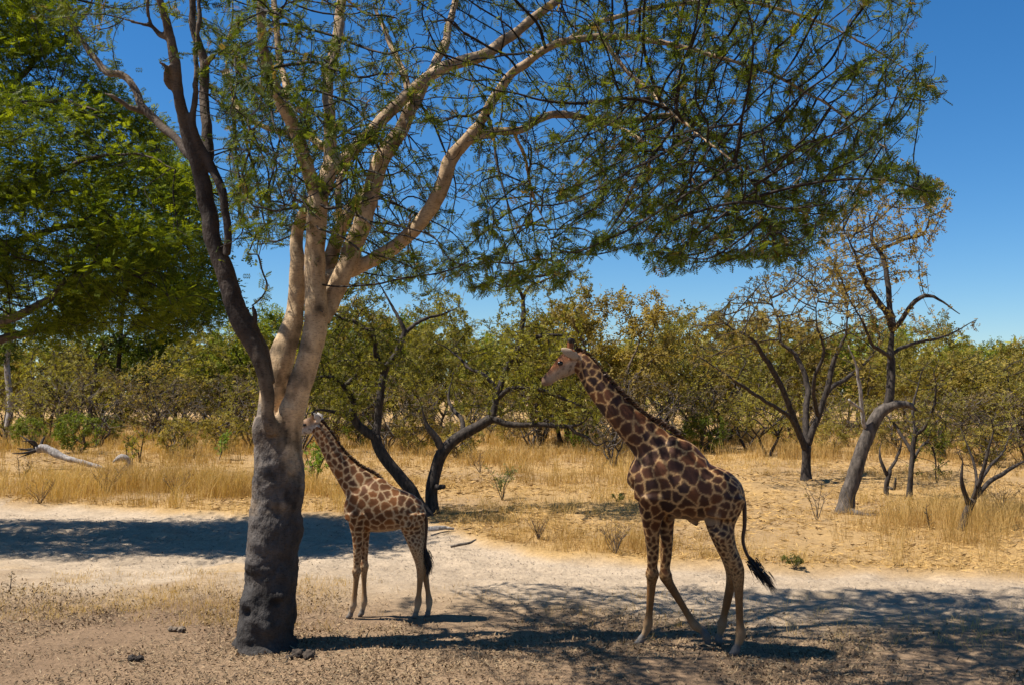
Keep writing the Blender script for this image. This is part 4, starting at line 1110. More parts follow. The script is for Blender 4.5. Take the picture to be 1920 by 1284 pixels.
T4['l2'] = [(1672, 672, .2, 4), (1655, 660, -.3, 3.6), (1634, 645, -.6, 3.2), (1615, 600, -.9, 2.6), (1590, 560, -1.2, 1.8)]
T4['w'] = [(1626, 806, 0, 4.5), (1619, 790, -.1, 4), (1613, 734, -.3, 3.4), (1607, 696, -.4, 3), (1591, 647, -.6, 2)]
T4['w2'] = [(1616, 770, -.2, 2.6), (1600, 757, -.4, 2.2), (1591, 748, -.5, 1.6)]
traced_tree('leaning_tree', 'grey leaning trunk broken off at the top with a dark stem and tan leaves', 'tree', T4, gy_(1587, 962), 'bark_grey',
            [([(1530, 440), (1580, 350), (1660, 320), (1770, 330), (1780, 400), (1740, 480), (1760, 530), (1850, 560), (1850, 620), (1780, 650), (1700, 620), (1600, 620), (1540, 520)], 1900, -1.8, 1.8)],
            (2300, 0.11, 'pair', (0.20, 0.14, 0.035), (0.42, 0.29, 0.09), 0.02, 0.06), 101, D=0.2, dk=0.22, tip=0.006, maxnodes=7000, mats={'v': 'bark_dark', 'l': 'bark_dark', 'm': 'bark_dark', 'm2': 'bark_dark', 'r': 'bark_dark', 'r2': 'bark_dark', 'l2': 'bark_dark', 'w': 'bark_white', 'w2': 'bark_white'})
# thin dark trees and dead shrubs on the right
T5 = {'trunk': [(1705, 935, 0, 6), (1708, 895, 0, 5.5), (1711, 854, 0, 5.5), (1716, 800, 0, 5)],
      'a': [(1712, 850, 0, 4), (1690, 815, .3, 3.4), (1670, 785, .6, 2.6), (1640, 765, 1, 1.8)],
      'b': [(1714, 820, 0, 4), (1740, 790, -.3, 3.4), (1755, 740, -.6, 2.6), (1750, 690, -.8, 1.8)],
      'c': [(1715, 805, 0, 3.6), (1712, 760, .2, 3), (1725, 710, .4, 2)],
      'd': [(1708, 870, 0, 3.4), (1735, 830, .4, 3), (1752, 850, .6, 2.4), (1757, 905, .7, 2)]}
traced_tree('thin_tree', 'thin dark bare tree standing just right of the broken leaning trunk', 'tree', T5, gy_(1705, 936), 'bark_dark',
            [([(1630, 800), (1660, 700), (1760, 660), (1800, 760), (1770, 900), (1720, 830)], 520, -1, 1.2)], (500, 0.12, 'pair', OL1, (0.26, 0.19, 0.05), .03, .06), 111, D=0.25, dk=0.27, tip=0.008, maxnodes=2500)
T6 = {'trunk': [(1804, 993, 0, 8), (1812, 965, 0, 8), (1824, 936, 0, 8)],
      'a': [(1818, 950, 0, 5.5), (1808, 920, -.1, 5), (1801, 890, -.2, 4.5), (1806, 866, -.2, 3.5)],
      'b': [(1822, 940, 0, 6), (1853, 904, .2, 5), (1882, 888, .4, 4.4), (1910, 868, .6, 3.6), (1960, 850, .8, 2.4)],
      'c': [(1824, 938, 0, 5), (1838, 900, -.2, 4.4), (1848, 862, -.3, 3.6), (1862, 811, -.4, 2.4), (1855, 780, -.5, 1.6)],
      'd': [(1830, 925, 0, 4), (1850, 880, .4, 3.4), (1880, 850, .7, 2.6), (1900, 800, 1, 1.6)],
      'e': [(1826, 930, 0, 3.6), (1830, 880, .4, 3), (1815, 840, .6, 2.2), (1800, 800, .8, 1.4)]}
traced_tree('dead_shrub', 'bare dark dead shrub with twisted stems standing in dry grass', 'shrub', T6, gy_(1804, 994), 'bark_dark',
            [([(1780, 800), (1860, 760), (1960, 780), (1960, 880), (1880, 880), (1790, 890)], 520, -.8, 1)], None, 121, D=0.16, dk=0.18, tip=0.005, maxnodes=2500)
T7 = {'trunk': [(1662, 927, 0, 5), (1664, 900, 0, 5), (1668, 880, 0, 4.6)],
      'a': [(1666, 895, 0, 4), (1652, 865, 0, 3.4), (1650, 835, .1, 2.4)], 'b': [(1667, 885, 0, 3.6), (1685, 850, .2, 2.8), (1690, 815, .3, 2)],
      'c': [(1664, 912, 0, 3.4), (1676, 915, -.2, 3), (1679, 895, -.3, 2.2)]}
traced_tree('dead_shrub', 'small knotted dead shrub between the leaning trunk and the thin dark tree', 'shrub', T7, gy_(1662, 928), 'bark_dark',
            [([(1630, 870), (1650, 800), (1710, 790), (1710, 870)], 130, -.6, .6)], None, 131, D=0.16, dk=0.18, tip=0.006, maxnodes=1200)

# ------------------------------------------------------------------ left background: small trees one can tell apart
def small(name, label, cat, limbs, Y, mat, reg, leafspec, seed, **kw):
    return traced_tree(name, label, cat, limbs, Y, mat, reg, leafspec, seed, **kw)
kw = dict(D=0.4, dk=0.42, tip=0.014, rmax=0.07, maxnodes=2500, di=5)
YD = 58.0
small('thorn_tree', 'low black thorn tree with spreading arms behind the grass left of the big trunk', 'tree',
      {'trunk': [(347, 799, 0, 6), (346, 785, 0, 5.5), (345, 772, 0, 5)], 'a': [(345, 775, 0, 4.5), (323, 750, -.3, 4), (310, 732, -.6, 3.5), (284, 719, -1, 2.6), (258, 700, -1.4, 1.8)],
       'b': [(345, 773, 0, 4), (354, 757, .2, 3.4), (375, 752, .5, 2.6), (400, 735, .8, 1.6)], 'c': [(349, 765, 0, 3), (349, 741, .3, 2.6), (356, 722, .5, 1.6)], 'd': [(314, 740, -.5, 2.6), (324, 718, -.3, 2), (330, 690, 0, 1.4)]},
      YD, 'bark_dark', [([(250, 700), (290, 650), (390, 650), (430, 720), (400, 760), (330, 730)], 420, -2.5, 2.5)], (900, 0.16, 'pair', OL1, OL2, .05, .08), 141, **kw)
small('pale_tree', 'white-barked leaning trunk at the far edge of the grass', 'tree',
      {'trunk': [(15, 797, 0, 6.5), (19, 770, 0, 6), (20, 745, 0, 6.5), (15, 712, 0, 5.5), (13, 675, 0, 5), (20, 630, 0, 4), (10, 580, 0, 3)], 'b': [(20, 742, 0, 3.5), (30, 765, .3, 2.6), (38, 780, .4, 1.6)]},
      56.0, 'bark_white', [([(-60, 600), (60, 560), (110, 640), (60, 680), (-40, 690)], 250, -2, 2)], (1500, 0.2, 'blob', (0.06, .09, .015), (0.14, .16, .03), .05, .12), 151, **kw)
small('thorn_tree', 'short black forked trunk with one low arm beside the white-barked trunk', 'tree',
      {'trunk': [(68, 783, 0, 5.5), (68, 750, 0, 5), (68, 715, 0, 4)], 'a': [(70, 765, 0, 3.4), (88, 752, .3, 3), (104, 742, .5, 2.2), (120, 720, .8, 1.5)], 'b': [(68, 720, 0, 3), (58, 690, .2, 2.2), (62, 660, .4, 1.5)]},
      60.0, 'bark_dark', [([(30, 720), (50, 640), (120, 640), (140, 720)], 220, -2, 2)], (400, 0.18, 'pair', OL1, OL2, .05, .1), 161, **kw)
small('thin_tree', 'thin brown tree with two upright stems beyond the pale fallen log', 'tree',
      {'trunk': [(110, 791, 0, 3.8), (109, 765, 0, 3.4), (108, 735, 0, 3), (104, 690, 0, 2.4), (98, 650, 0, 1.6)], 'a': [(111, 782, 0, 3), (122, 755, .2, 2.6), (130, 715, .4, 2), (126, 680, .6, 1.4)], 'b': [(113, 785, 0, 2.6), (130, 775, .3, 2.2), (150, 765, .5, 1.4)]},
      62.0, 'bark_brown', [([(70, 720), (80, 640), (160, 630), (170, 730)], 260, -2, 2)], (350, 0.18, 'pair', (0.1, .07, .03), OL2, .05, .1), 171, **kw)
small('thin_tree', 'grey upright trunk without low branches in the scrub beyond the fallen log', 'tree',
      {'trunk': [(169, 769, 0, 4.4), (172, 745, 0, 4.2), (176, 720, 0, 3.6), (180, 680, 0, 2.6)], 'a': [(175, 725, 0, 2.6), (160, 690, .3, 2), (150, 660, .5, 1.4)]},
      66.0, 'bark_grey', [([(130, 700), (140, 630), (220, 630), (220, 710)], 260, -2, 2)], (300, 0.18, 'pair', (0.1, .07, .03), OL2, .05, .1), 181, **kw)
tall_, tl_ = small('tall_tree', 'tall dark green tree on a straight blackish trunk beyond the fallen log', 'tree',
      {'trunk': [(221, 768, 0, 5.6), (222, 745, 0, 5.2), (222, 700, 0, 5), (226, 640, 0, 4.6), (232, 560, 0, 4), (240, 470, 0, 3.2), (250, 380, 0, 2)],
       'a': [(226, 640, 0, 3.4), (270, 590, -.6, 3), (320, 560, -1, 2.4), (370, 550, -1.4, 1.6)], 'b': [(224, 650, 0, 3), (190, 590, .6, 2.6), (150, 560, 1, 2)],
       'c': [(234, 540, 0, 3), (290, 470, .8, 2.4), (350, 430, 1.4, 1.6)], 'd': [(236, 520, 0, 2.6), (200, 440, -.8, 2), (180, 380, -1.2, 1.4)], 'e': [(242, 450, 0, 2.4), (300, 370, -.6, 1.8), (340, 320, -1, 1.2)]},
      68.0, 'bark_dark', [([(120, 600), (140, 420), (190, 300), (270, 250), (340, 290), (390, 380), (415, 480), (425, 600), (390, 690), (330, 640), (290, 700), (240, 640), (190, 690), (150, 650)], 1500, -5, 5)], None, 191, D=0.5, dk=0.5, tip=0.015, rmax=0.1, maxnodes=5000, di=9)
rs = np.random.default_rng(192)
to = np.array(tall_.location)
tv = get_v([c for c in tall_.children if c.name.startswith('twigs')][0].data).reshape(-1, 8, 3).mean(1) + to
tv = tv[fbm(tv[:, 0] + .7 * tv[:, 1], tv[:, 2] * 1.3, 193, 3, .6) > -.25]
k = rs.integers(0, len(tv), 800)
o_ = np.repeat(tv[k], 20, 0) + rs.normal(0, 1, (800 * 20, 3)) * np.array([.55, .55, .3])
d_ = nrm(o_ - np.repeat(tv[k], 20, 0)); d_[:, 2] *= .6
tt = np.clip(np.repeat(rs.uniform(0, 1, 800), 20) * .6 + rs.uniform(0, .4, len(o_)), 0, 1)
V, T, C = leaves(o_, d_, rs.uniform(.24, .44, len(o_)), 'pair', mixcol((0.03, .055, .008), (0.13, .17, .018), tt), rs, 1.5)
obj('foliage', mesh_np('foliage', V - to, T, C), M['leaf'], tall_)

# ------------------------------------------------------------------ woodland behind: kinds of bush and tree, copied with their parts
def variant(seed, h, w, stems, trunk_h, mat, nleaf, lsize, c1, c2, natt=420, low=0.25, flat=1.0, tip=0.012, kind='blob', spread=0.14, lean=0.3):
    rs = np.random.default_rng(seed)
    limbs, parts = [], []
    for sidx in range(stems):
        a = rs.uniform(0, 6.28)
        th = trunk_h * rs.uniform(0.85, 1.2)
        base = np.array([math.cos(a), math.sin(a), 0]) * (0.12 * (stems > 1))
        pts = [base - np.array([0, 0, .2])]; cur = base.copy(); dirv = np.array([math.cos(a) * lean * (stems > 1) + rs.normal(0, .1), math.sin(a) * lean * (stems > 1) + rs.normal(0, .1), 1.0])
        for q in range(4):
            cur = cur + dirv * th / 4 + rs.normal(0, 0.05, 3); pts.append(cur.copy())
        r0 = 0.022 * h / math.sqrt(stems) + 0.02
        p_, r_ = spline(np.array(pts), np.linspace(r0 * 1.2, r0 * 0.75, 5), 0.25)
        parts.append(tube(p_, r_, 7, 0.07, seed + sidx)); limbs.append((p_, r_))
        for b in range(4 if stems < 3 else 2):
            a2 = a + rs.uniform(-1.6, 1.6) + b * 1.57
            e = np.array([math.cos(a2) * w * .30, math.sin(a2) * w * .30, 0]) + np.array([0, 0, trunk_h + (h - trunk_h) * rs.uniform(.35, .7)])
            mid = (cur + e) / 2 + rs.normal(0, .2, 3)
            p_, r_ = spline(np.array([cur, mid, e]), np.array([r0 * .7, r0 * .5, r0 * .25]), 0.25)
            p_ = crook(p_, 0.04, rs)
            parts.append(tube(p_, r_, 6, 0.05, seed + b)); limbs.append((p_, r_))
    u = nrm(rs.normal(0, 1, (natt * 3, 3))) * rs.uniform(0.35, 1, (natt * 3, 1)) ** 0.5
    att = u * np.array([w / 2, w / 2, h * (1 - low) / 2]) + np.array([0, 0, h * low + h * (1 - low) / 2])
    lump = fbm(att[:, 0] + seed, att[:, 2] + 0.7 * att[:, 1], seed, 3, 5.0 / w)
    att = att[lump > rs.uniform(-0.7, 0.2, len(att))][:natt]
    pos, par, n0 = colonize(np.vstack([l[0][len(l[0]) // 2:] for l in limbs]), att, h * 0.055, h * 0.06, h, 45, 0.45, (0, 0, 0.05), seed, 2600)
    tw, rad, nch = twig_mesh(pos, par, n0, tip=tip, rmax=0.07, sides=3)
    V, Q, C = join(parts)
    out_ = {'trunk': (mesh_np('trunk', V, [Q, C], None, True), mat), 'twigs': (mesh_np('twigs', tw[0], tw[1]), 'twig' if mat == 'bark_dark' else mat)}
    if nleaf:
        o_, d_ = leaf_spots(pos, par, n0, rad, nleaf, rs, 0.05, spread)
        tt = np.clip(rs.uniform(0, .75, nleaf) + 0.35 * fbm(o_[:, 0], o_[:, 2] + o_[:, 1], seed + 3, 3, 1.1), 0, 1)
        V, T, C = leaves(o_, d_, rs.uniform(.7, 1.4, nleaf) * lsize, kind, mixcol(c1, c2, tt), rs, 0.8)
        out_['foliage'] = (mesh_np('foliage', V, T, C), 'leaf_far')
    return out_

GOLD1, GOLD2 = (0.15, 0.112, 0.026), (0.42, 0.30, 0.075)
GRN1, GRN2 = (0.11, 0.14, 0.018), (0.33, 0.36, 0.045)
OLV1, OLV2 = (0.14, 0.125, 0.026), (0.36, 0.30, 0.065)
VAR = {
 'gold': [variant(201, 7, 7.5, 2, 1.6, 'bark_brown', 6200, 0.16, GOLD1, GOLD2, low=.12), variant(202, 7, 6.5, 3, 1.2, 'bark_brown', 5400, 0.16, OLV1, GOLD2, low=.1)],
 'green': [variant(203, 7, 7, 2, 1.8, 'bark_brown', 6800, 0.16, GRN1, GRN2, low=.12), variant(204, 7, 8, 3, 1.4, 'bark_brown', 6400, 0.16, GRN1, (0.2, .21, .035), low=.1)],
 'olive': [variant(205, 7, 7.5, 3, 1.2, 'bark_brown', 4800, 0.16, OLV1, OLV2, low=.1), variant(206, 7, 6.5, 2, 1.6, 'bark_grey', 4200, 0.15, OLV1, OLV2, low=.14)],
 'bare': [variant(207, 4.5, 5.5, 5, .9, 'bark_grey', 500, 0.16, (0.1, .075, .04), (0.2, .14, .06), natt=700, low=.12, tip=.009, lean=.6), variant(208, 4.5, 5, 4, 1.0, 'bark_brown', 700, 0.16, OLV1, OLV2, natt=700, low=.12, tip=.009, lean=.6)],
 'dark': [variant(209, 5, 5, 2, 1.3, 'bark_dark', 900, 0.17, OLV1, OLV2, natt=500, low=.25, tip=.01), variant(210, 5, 5.5, 3, 1.0, 'bark_dark', 700, 0.17, OLV1, GOLD2, natt=500, low=.2, tip=.01, lean=.5)],
 'shrub': [variant(211, 2.2, 2.6, 4, .4, 'bark_brown', 1100, 0.13, GRN1, (0.18, .2, .03), natt=220, low=.05, tip=.006, spread=.07, lean=.7), variant(212, 2.2, 2.8, 5, .35, 'bark_brown', 1000, 0.12, OLV1, GOLD2, natt=220, low=.05, tip=.006, spread=.07, lean=.8)],
}
INFO = {'gold': ('bush_tree', 'rounded tree with golden-brown dry foliage @', 'tree', 'golden trees of the woodland edge', 7.0),
        'green': ('bush_tree', 'rounded tree with fresh green foliage @', 'tree', 'green trees of the woodland edge', 7.0),
        'olive': ('bush_tree', 'rounded tree with dull olive foliage @', 'tree', 'olive trees of the woodland edge', 7.0),
        'bare': ('bare_bush', 'leafless grey-brown bush with fanning stems @', 'bush', 'bare bushes before the woodland', 4.5),
        'dark': ('thorn_tree', 'small thin-leaved tree with blackish stems @', 'tree', 'small dark-stemmed trees before the woodland', 5.0),
        'shrub': ('leafy_shrub', 'low leafy shrub in grass @', 'shrub', 'low leafy shrubs in the grass', 2.2)}
ZONES = [(40, 'beyond the white-barked trunk'), (180, 'beyond the fallen log'), (290, 'behind the upright stump'), (400, 'behind the low black thorn tree'), (500, 'just left of the big acacia trunk'), (640, 'straight behind the big acacia trunk'), (790, 'behind the twin-stemmed thorn tree'), (930, 'behind the level-limbed thorn trunk'),
         (1090, 'behind the level limb'), (1190, 'behind the tall giraffe neck'), (1290, 'behind the tall giraffe withers'), (1420, 'beyond the tall giraffe rump'), (1540, 'behind the vase-shaped dark tree'), (1660, 'behind the broken leaning trunk'), (1760, 'behind the thin bare tree'), (1880, 'behind the twisted dead shrub'), (9999, 'right of the twisted dead shrub')]
rs = np.random.default_rng(300)
count = {k: 0 for k in VAR}
def plant_copy(kind, px, top, d):
    X = (px - CX) * d / FPX
    g = zg(X, d)
    h = (HOR - top) / FPX * d + CAMH - g
    nm, lb, cat, grp, h0 = INFO[kind]
    vs_ = VAR[kind][count[kind] % 2]; count[kind] += 1
    s = h / h0
    where = next(w for lim, w in ZONES if px < lim)
    t = thing(nm, lb.replace('@', where), cat, (X, d, g - 0.03), grp)
    t.scale = (s * rs.uniform(.9, 1.2), s * rs.uniform(.9, 1.2), s)
    t.rotation_euler = (0, 0, rs.uniform(0, 6.28))
    for pn, (me, mt) in vs_.items(): obj(pn, me, M[mt], t)
rows = [('dark', 1010, 610, 50), ('dark', 1265, 612, 54), ('dark', 1360, 640, 52), ('dark', 1840, 650, 50), ('dark', 130, 660, 56), ('dark', 290, 668, 54), ('dark', 690, 640, 50), ('dark', 1600, 660, 60),
        ('green', 480, 566, 62), ('olive', 425, 596, 60), ('olive', 560, 580, 64), ('green', 700, 566, 64), ('gold', 640, 552, 60), ('green', 330, 610, 72), ('olive', 90, 620, 66), ('green', 190, 615, 76), ('olive', 800, 560, 66), ('gold', 1500, 590, 70), ('green', 1640, 590, 74), ('olive', 1980, 640, 70), ('green', 1840, 622, 76), ('bare', 330, 700, 50), ('bare', 560, 690, 46), ('bare', 1500, 700, 52), ('bare', 1080, 690, 52), ('bare', 720, 700, 46),
        ('gold', 1140, 530, 48), ('olive', 1235, 585, 54), ('gold', 1310, 562, 60), ('olive', 1400, 600, 62), ('gold', 1450, 572, 66), ('gold', 1055, 556, 52), ('green', 940, 616, 66), ('green', 880, 622, 70),
        ('olive', 1740, 592, 60), ('gold', 1690, 640, 66), ('green', 1800, 636, 64), ('olive', 1865, 664, 58), ('gold', 1935, 622, 54), ('green', 2000, 610, 60), ('green', 660, 602, 60), ('olive', 745, 596, 62), ('green', 600, 612, 66),
        ('olive', 820, 592, 60), ('green', 1550, 625, 70), ('olive', 1620, 612, 72), ('green', 450, 625, 64), ('green', 385, 640, 68), ('olive', 305, 652, 70), ('green', 235, 640, 74), ('olive', 150, 650, 70), ('green', 60, 640, 74),
        ('gold', -30, 630, 66), ('green', 525, 612, 70), ('green', 1185, 640, 70), ('green', 1340, 640, 74), ('green', 1000, 640, 74), ('olive', 1480, 640, 76), ('olive', -110, 610, 60), ('green', 2080, 600, 64), ('gold', 1770, 650, 50), ('olive', 1900, 668, 50),
        ('bare', 100, 690, 52), ('bare', 185, 682, 50), ('bare', 275, 690, 56), ('bare', 420, 692, 52), ('bare', 475, 700, 48), ('bare', 1205, 690, 44), ('bare', 1265, 700, 47), ('bare', 1345, 712, 50), ('bare', 1775, 712, 44), ('bare', 1860, 722, 42), ('bare', 1590, 735, 50), ('bare', 1000, 715, 48), ('bare', 640, 700, 50), ('bare', 860, 705, 46), ('bare', 1930, 715, 40), ('bare', 1150, 715, 40), ('bare', 20, 700, 50), ('bare', 1690, 735, 46),
        ('dark', 1440, 712, 44), ('dark', 1400, 730, 48), ('dark', 1090, 700, 46), ('dark', 560, 690, 56), ('dark', 770, 690, 52), ('dark', 1545, 735, 58), ('dark', 1640, 740, 54), ('dark', 1960, 640, 42), ('dark', 440, 700, 58), ('dark', 910, 715, 52),
        ('shrub', 150, 765, 46), ('shrub', 330, 775, 44), ('shrub', 200, 770, 52), ('shrub', 420, 770, 46), ('shrub', 1100, 780, 46), ('shrub', 960, 775, 50), ('shrub', 680, 770, 50), ('shrub', 780, 770, 46), ('shrub', 1320, 770, 46), ('shrub', 1480, 780, 50), ('shrub', 1380, 780, 54), ('shrub', 1560, 785, 46), ('shrub', 1740, 790, 44), ('shrub', 1840, 790, 40), ('shrub', 60, 775, 48), ('shrub', 860, 780, 44), ('shrub', 540, 780, 48), ('shrub', 1640, 790, 46)]
for r_ in rows: plant_copy(*r_)

# far wood that closes the view
rs = np.random.default_rng(310)
n = 19000
X = rs.uniform(-190, 190, n); Y = rs.uniform(92, 135, n)
H_ = 7.0 + 2.2 * fbm(X, Y, 311, 3, 0.16)
u = rs.uniform(0.02, 1, n) ** 0.8
o_ = np.stack([X, Y, zground(X, Y) + u * H_], 1)
tt = np.clip(0.45 + 0.5 * fbm(X, Y * 0.5, 312, 3, 0.12) + rs.normal(0, .2, n), 0, 1)
hue = np.clip(0.5 + 0.8 * fbm(X, Y * 0.4, 313, 2, 0.08), 0, 1)[:, None]
cc = mixcol(GRN1, GRN2, tt) * hue + mixcol(OLV1, GOLD2, tt) * (1 - hue)
V, T, C = leaves(o_, rs.normal(0, 1, (n, 3)), rs.uniform(0.5, 1.0, n), 'blob', cc, rs, 0.8)
tag(obj('far_wood', mesh_np('far_wood', V, T, C), M['leaf_far']), 'distant mixed green and golden woodland closing the view', 'woodland', kind='stuff')

# ------------------------------------------------------------------ dry grass
def blades(o, length, width, lean, cols, rs):
    n = len(o)
    a = rs.uniform(0, 2 * np.pi, n); b = rs.uniform(0, 2 * np.pi, n)
    side = np.stack([np.cos(a), np.sin(a), np.zeros(n)], 1) * width[:, None] * 0.5
    ln = np.stack([np.cos(b), np.sin(b), np.zeros(n)], 1) * (lean * length)[:, None]
    up = np.array([0, 0, 1.0])[None] * length[:, None]
    mid = o + up * 0.6 + ln * 0.35
    tip = o + up * np.sqrt(np.clip(1 - (lean * 0.75) ** 2, .05, 1))[:, None] + ln
    V = np.stack([o - side, o + side, mid + side * .7, mid - side * .7, tip], 1)
    i = (np.arange(n) * 5)[:, None]
    return V.reshape(-1, 3), [i + np.array([[0, 1, 2, 3]]), i + np.array([[3, 2, 4]])], np.repeat(cols, 5, 0)

rs = np.random.default_rng(400)
ST1, ST2 = (0.28, 0.16, 0.046), (0.62, 0.415, 0.155)
def tufts(n, xr, yr, keep, per, hmean, spread, name, seed, lean=(.15, .7), pale=0.0):
    rs = np.random.default_rng(seed)
    nc = n * 18
    Y = yr[0] * (yr[1] / yr[0]) ** rs.uniform(0, 1, nc)
    X = rs.uniform(-1, 1, nc) * (0.56 * Y + 1.5)
    m = keep(X, Y) > rs.uniform(0, 1, nc)
    X, Y = X[m][:n], Y[m][:n]; n = len(X)
    hs_ = hmean(X, Y) * rs.uniform(.6, 1.35, n)
    tone = np.clip(0.5 + .5 * fbm(X, Y, seed, 3, .5) + rs.normal(0, .15, n), 0, 1)
    k = np.repeat(np.arange(n), per)
    sc = (spread * np.sqrt(np.clip(Y / 20, .8, 3)))[k]
    ox = X[k] + rs.normal(0, 1, len(k)) * sc; oy = Y[k] + rs.normal(0, 1, len(k)) * sc
    o = np.stack([ox, oy, zground(ox, oy) - 0.01], 1)
    L_ = hs_[k] * rs.uniform(.45, 1.1, len(k)); W_ = np.maximum(0.005, 0.00032 * oy)
    c = mixcol(ST1, ST2, np.clip(tone[k] * .7 + rs.uniform(-.1, .45, len(k)) + pale, 0, 1))
    return blades(o, L_, W_, rs.uniform(lean[0], lean[1], len(k)), c, rs)

def off_road(X, Y): return np.clip(-road_sd(X, Y) * 2.0 - 0.2, 0, 1)
def field(X, Y):
    d_ = np.clip(0.34 + 1.1 * fbm(X, Y, 401, 4, .6), 0.02, 1)
    return off_road(X, Y) * d_ * (Y > road_far(X))
def tall_zone(X, Y):
    px = CX + X / Y * FPX; py = HOR + (CAMH - terr(X, Y)) / Y * FPX
    a = np.exp(-(((px - 330) / 190) ** 2 + ((py - 925) / 28) ** 2)) + np.exp(-(((px - 600) / 70) ** 2 + ((py - 935) / 25) ** 2))
    a = a + 0.9 * np.exp(-(((px - 1180) / 95) ** 2 + ((py - 1030) / 24) ** 2)) + 0.5 * np.exp(-(((px - 80) / 120) ** 2 + ((py - 930) / 25) ** 2))
    a = a + 0.5 * np.exp(-(((px - 1040) / 130) ** 2 + ((py - 880) / 25) ** 2)) + 0.55 * np.exp(-(((py - 838) / 22) ** 2)) + 0.35 * np.exp(-(((px - 1800) / 120) ** 2 + ((py - 990) / 40) ** 2))
    return off_road(X, Y) * np.clip(a * (0.35 + 1.0 * fbm(X, Y, 402, 4, .8)), 0, 1) * (Y > road_far(X) + .1)
B = []
B.append(tufts(6600, (0, 0), (17, 80), field, 11, lambda X, Y: 0.27 + 0.12 * fbm(X, Y, 403, 2, .7), 0.10, 'g', 404, (.3, 1.1)))
B.append(tufts(3400, (0, 0), (17, 75), tall_zone, 19, lambda X, Y: 0.72 + 0.2 * fbm(X, Y, 405, 2, .5), 0.10, 'g', 406, (.1, .7), .1))
# sparse stubble before the track
def stub(X, Y):
    px = CX + X / Y * FPX
    return (Y < road_near(X) + .9) * (Y > road_near(X) - 3.2) * np.clip(0.4 + .7 * fbm(X, Y, 407, 4, 1.1), 0, 1) * np.clip((720 - px) / 250, .12, 1) * 0.9
B.append(tufts(2400, (0, 0), (11.5, 19), stub, 5, lambda X, Y: 0.13 + 0 * X, 0.07, 'g', 408, (.2, 1.2), .1))
off = 0; Vs, F4, F3, Cs = [], [], [], []
for V, F, C in B:
    Vs.append(V); F4.append(F[0] + off); F3.append(F[1] + off); Cs.append(C); off += len(V)
tag(obj('dry_grass', mesh_np('dry_grass', np.vstack(Vs), [np.vstack(F4), np.vstack(F3)], np.vstack(Cs)), M['straw']), 'dry straw-coloured grass in tufts across the open ground', 'grass', kind='stuff')

# straw lying flat, and dead leaves of the foreground
def scatter_flat(n, yr, keep, size, aspect, c1, c2, seed, tilt=.35):
    rs = np.random.default_rng(seed)
    Y = yr[0] * (yr[1] / yr[0]) ** rs.uniform(0, 1, n * 8); X = rs.uniform(-1, 1, n * 8) * (0.54 * Y + 1)
    m = keep(X, Y) > rs.uniform(0, 1, n * 8); X, Y = X[m][:n], Y[m][:n]; n = len(X)
    a = rs.uniform(0, 6.28, n); L_ = size * rs.uniform(.5, 1.5, n) * np.clip(Y / 16, .8, 1.7)
    d1 = np.stack([np.cos(a), np.sin(a), rs.normal(0, tilt, n)], 1) * L_[:, None] * .5
    d2 = np.stack([-np.sin(a), np.cos(a), rs.normal(0, tilt, n)], 1) * (L_ * aspect)[:, None] * .5
    c = np.stack([X, Y, zground(X, Y) + 0.012 + np.abs(d1[:, 2]) * .6 + np.abs(d2[:, 2]) * .6], 1)
    lift = np.array([0, 0, 1.0])[None] * (L_ * .15 * rs.uniform(-.5, 1, n))[:, None]
    V = np.stack([c - d1 + lift, c + d2, c + d1 + lift, c - d2], 1).reshape(-1, 3)
    i = (np.arange(n) * 4)[:, None]
    T = np.concatenate([i + np.array([[0, 1, 2]]), i + np.array([[0, 2, 3]])])
    return V, T, np.repeat(mixcol(c1, c2, rs.uniform(0, 1, n)), 4, 0)
V, T, C = scatter_flat(42000, (16.5, 60), lambda X, Y: off_road(X, Y) * (Y > road_far(X)) * np.clip(.55 + .6 * fbm(X, Y, 411, 3, .7), .1, 1), 0.13, 0.06, (0.28, .16, .05), (0.54, .345, .125), 412, .2)
tag(obj('fallen_straw', mesh_np('fallen_straw', V, T, C), M['litter']), 'broken straw lying flat on the ground beyond the track', 'straw', kind='stuff')
def fore_keep(X, Y): return np.clip((road_near(X) - .2 - Y) / 2.4, 0, 1) * np.clip(.55 + .65 * fbm(X, Y, 413, 4, 1.3), .08, 1)
V, T, C = scatter_flat(42000, (9.6, 17.5), fore_keep, 0.042, 0.42, (0.06, .036, .019), (0.33, .22, .115), 414, .6)
V2_, T2_, C2_ = scatter_flat(9000, (9.6, 17.5), fore_keep, 0.09, 0.08, (0.16, .11, .06), (0.44, .33, .19), 415, .25)
V3_, T3_, C3_ = scatter_flat(9000, (14, 27), lambda X, Y: np.clip(road_sd(X, Y), 0, 1) * .8, 0.03, 0.5, (0.14, .10, .07), (0.36, .29, .21), 416, .3)
tag(obj('leaf_litter', mesh_np('leaf_litter', np.vstack([V, V2_, V3_]), np.vstack([T, T2_ + len(V), T3_ + len(V) + len(V2_)]), np.vstack([C, C2_, C3_])), M['litter']), 'brown dead leaves and twig bits strewn over the foreground', 'leaf litter', kind='stuff')

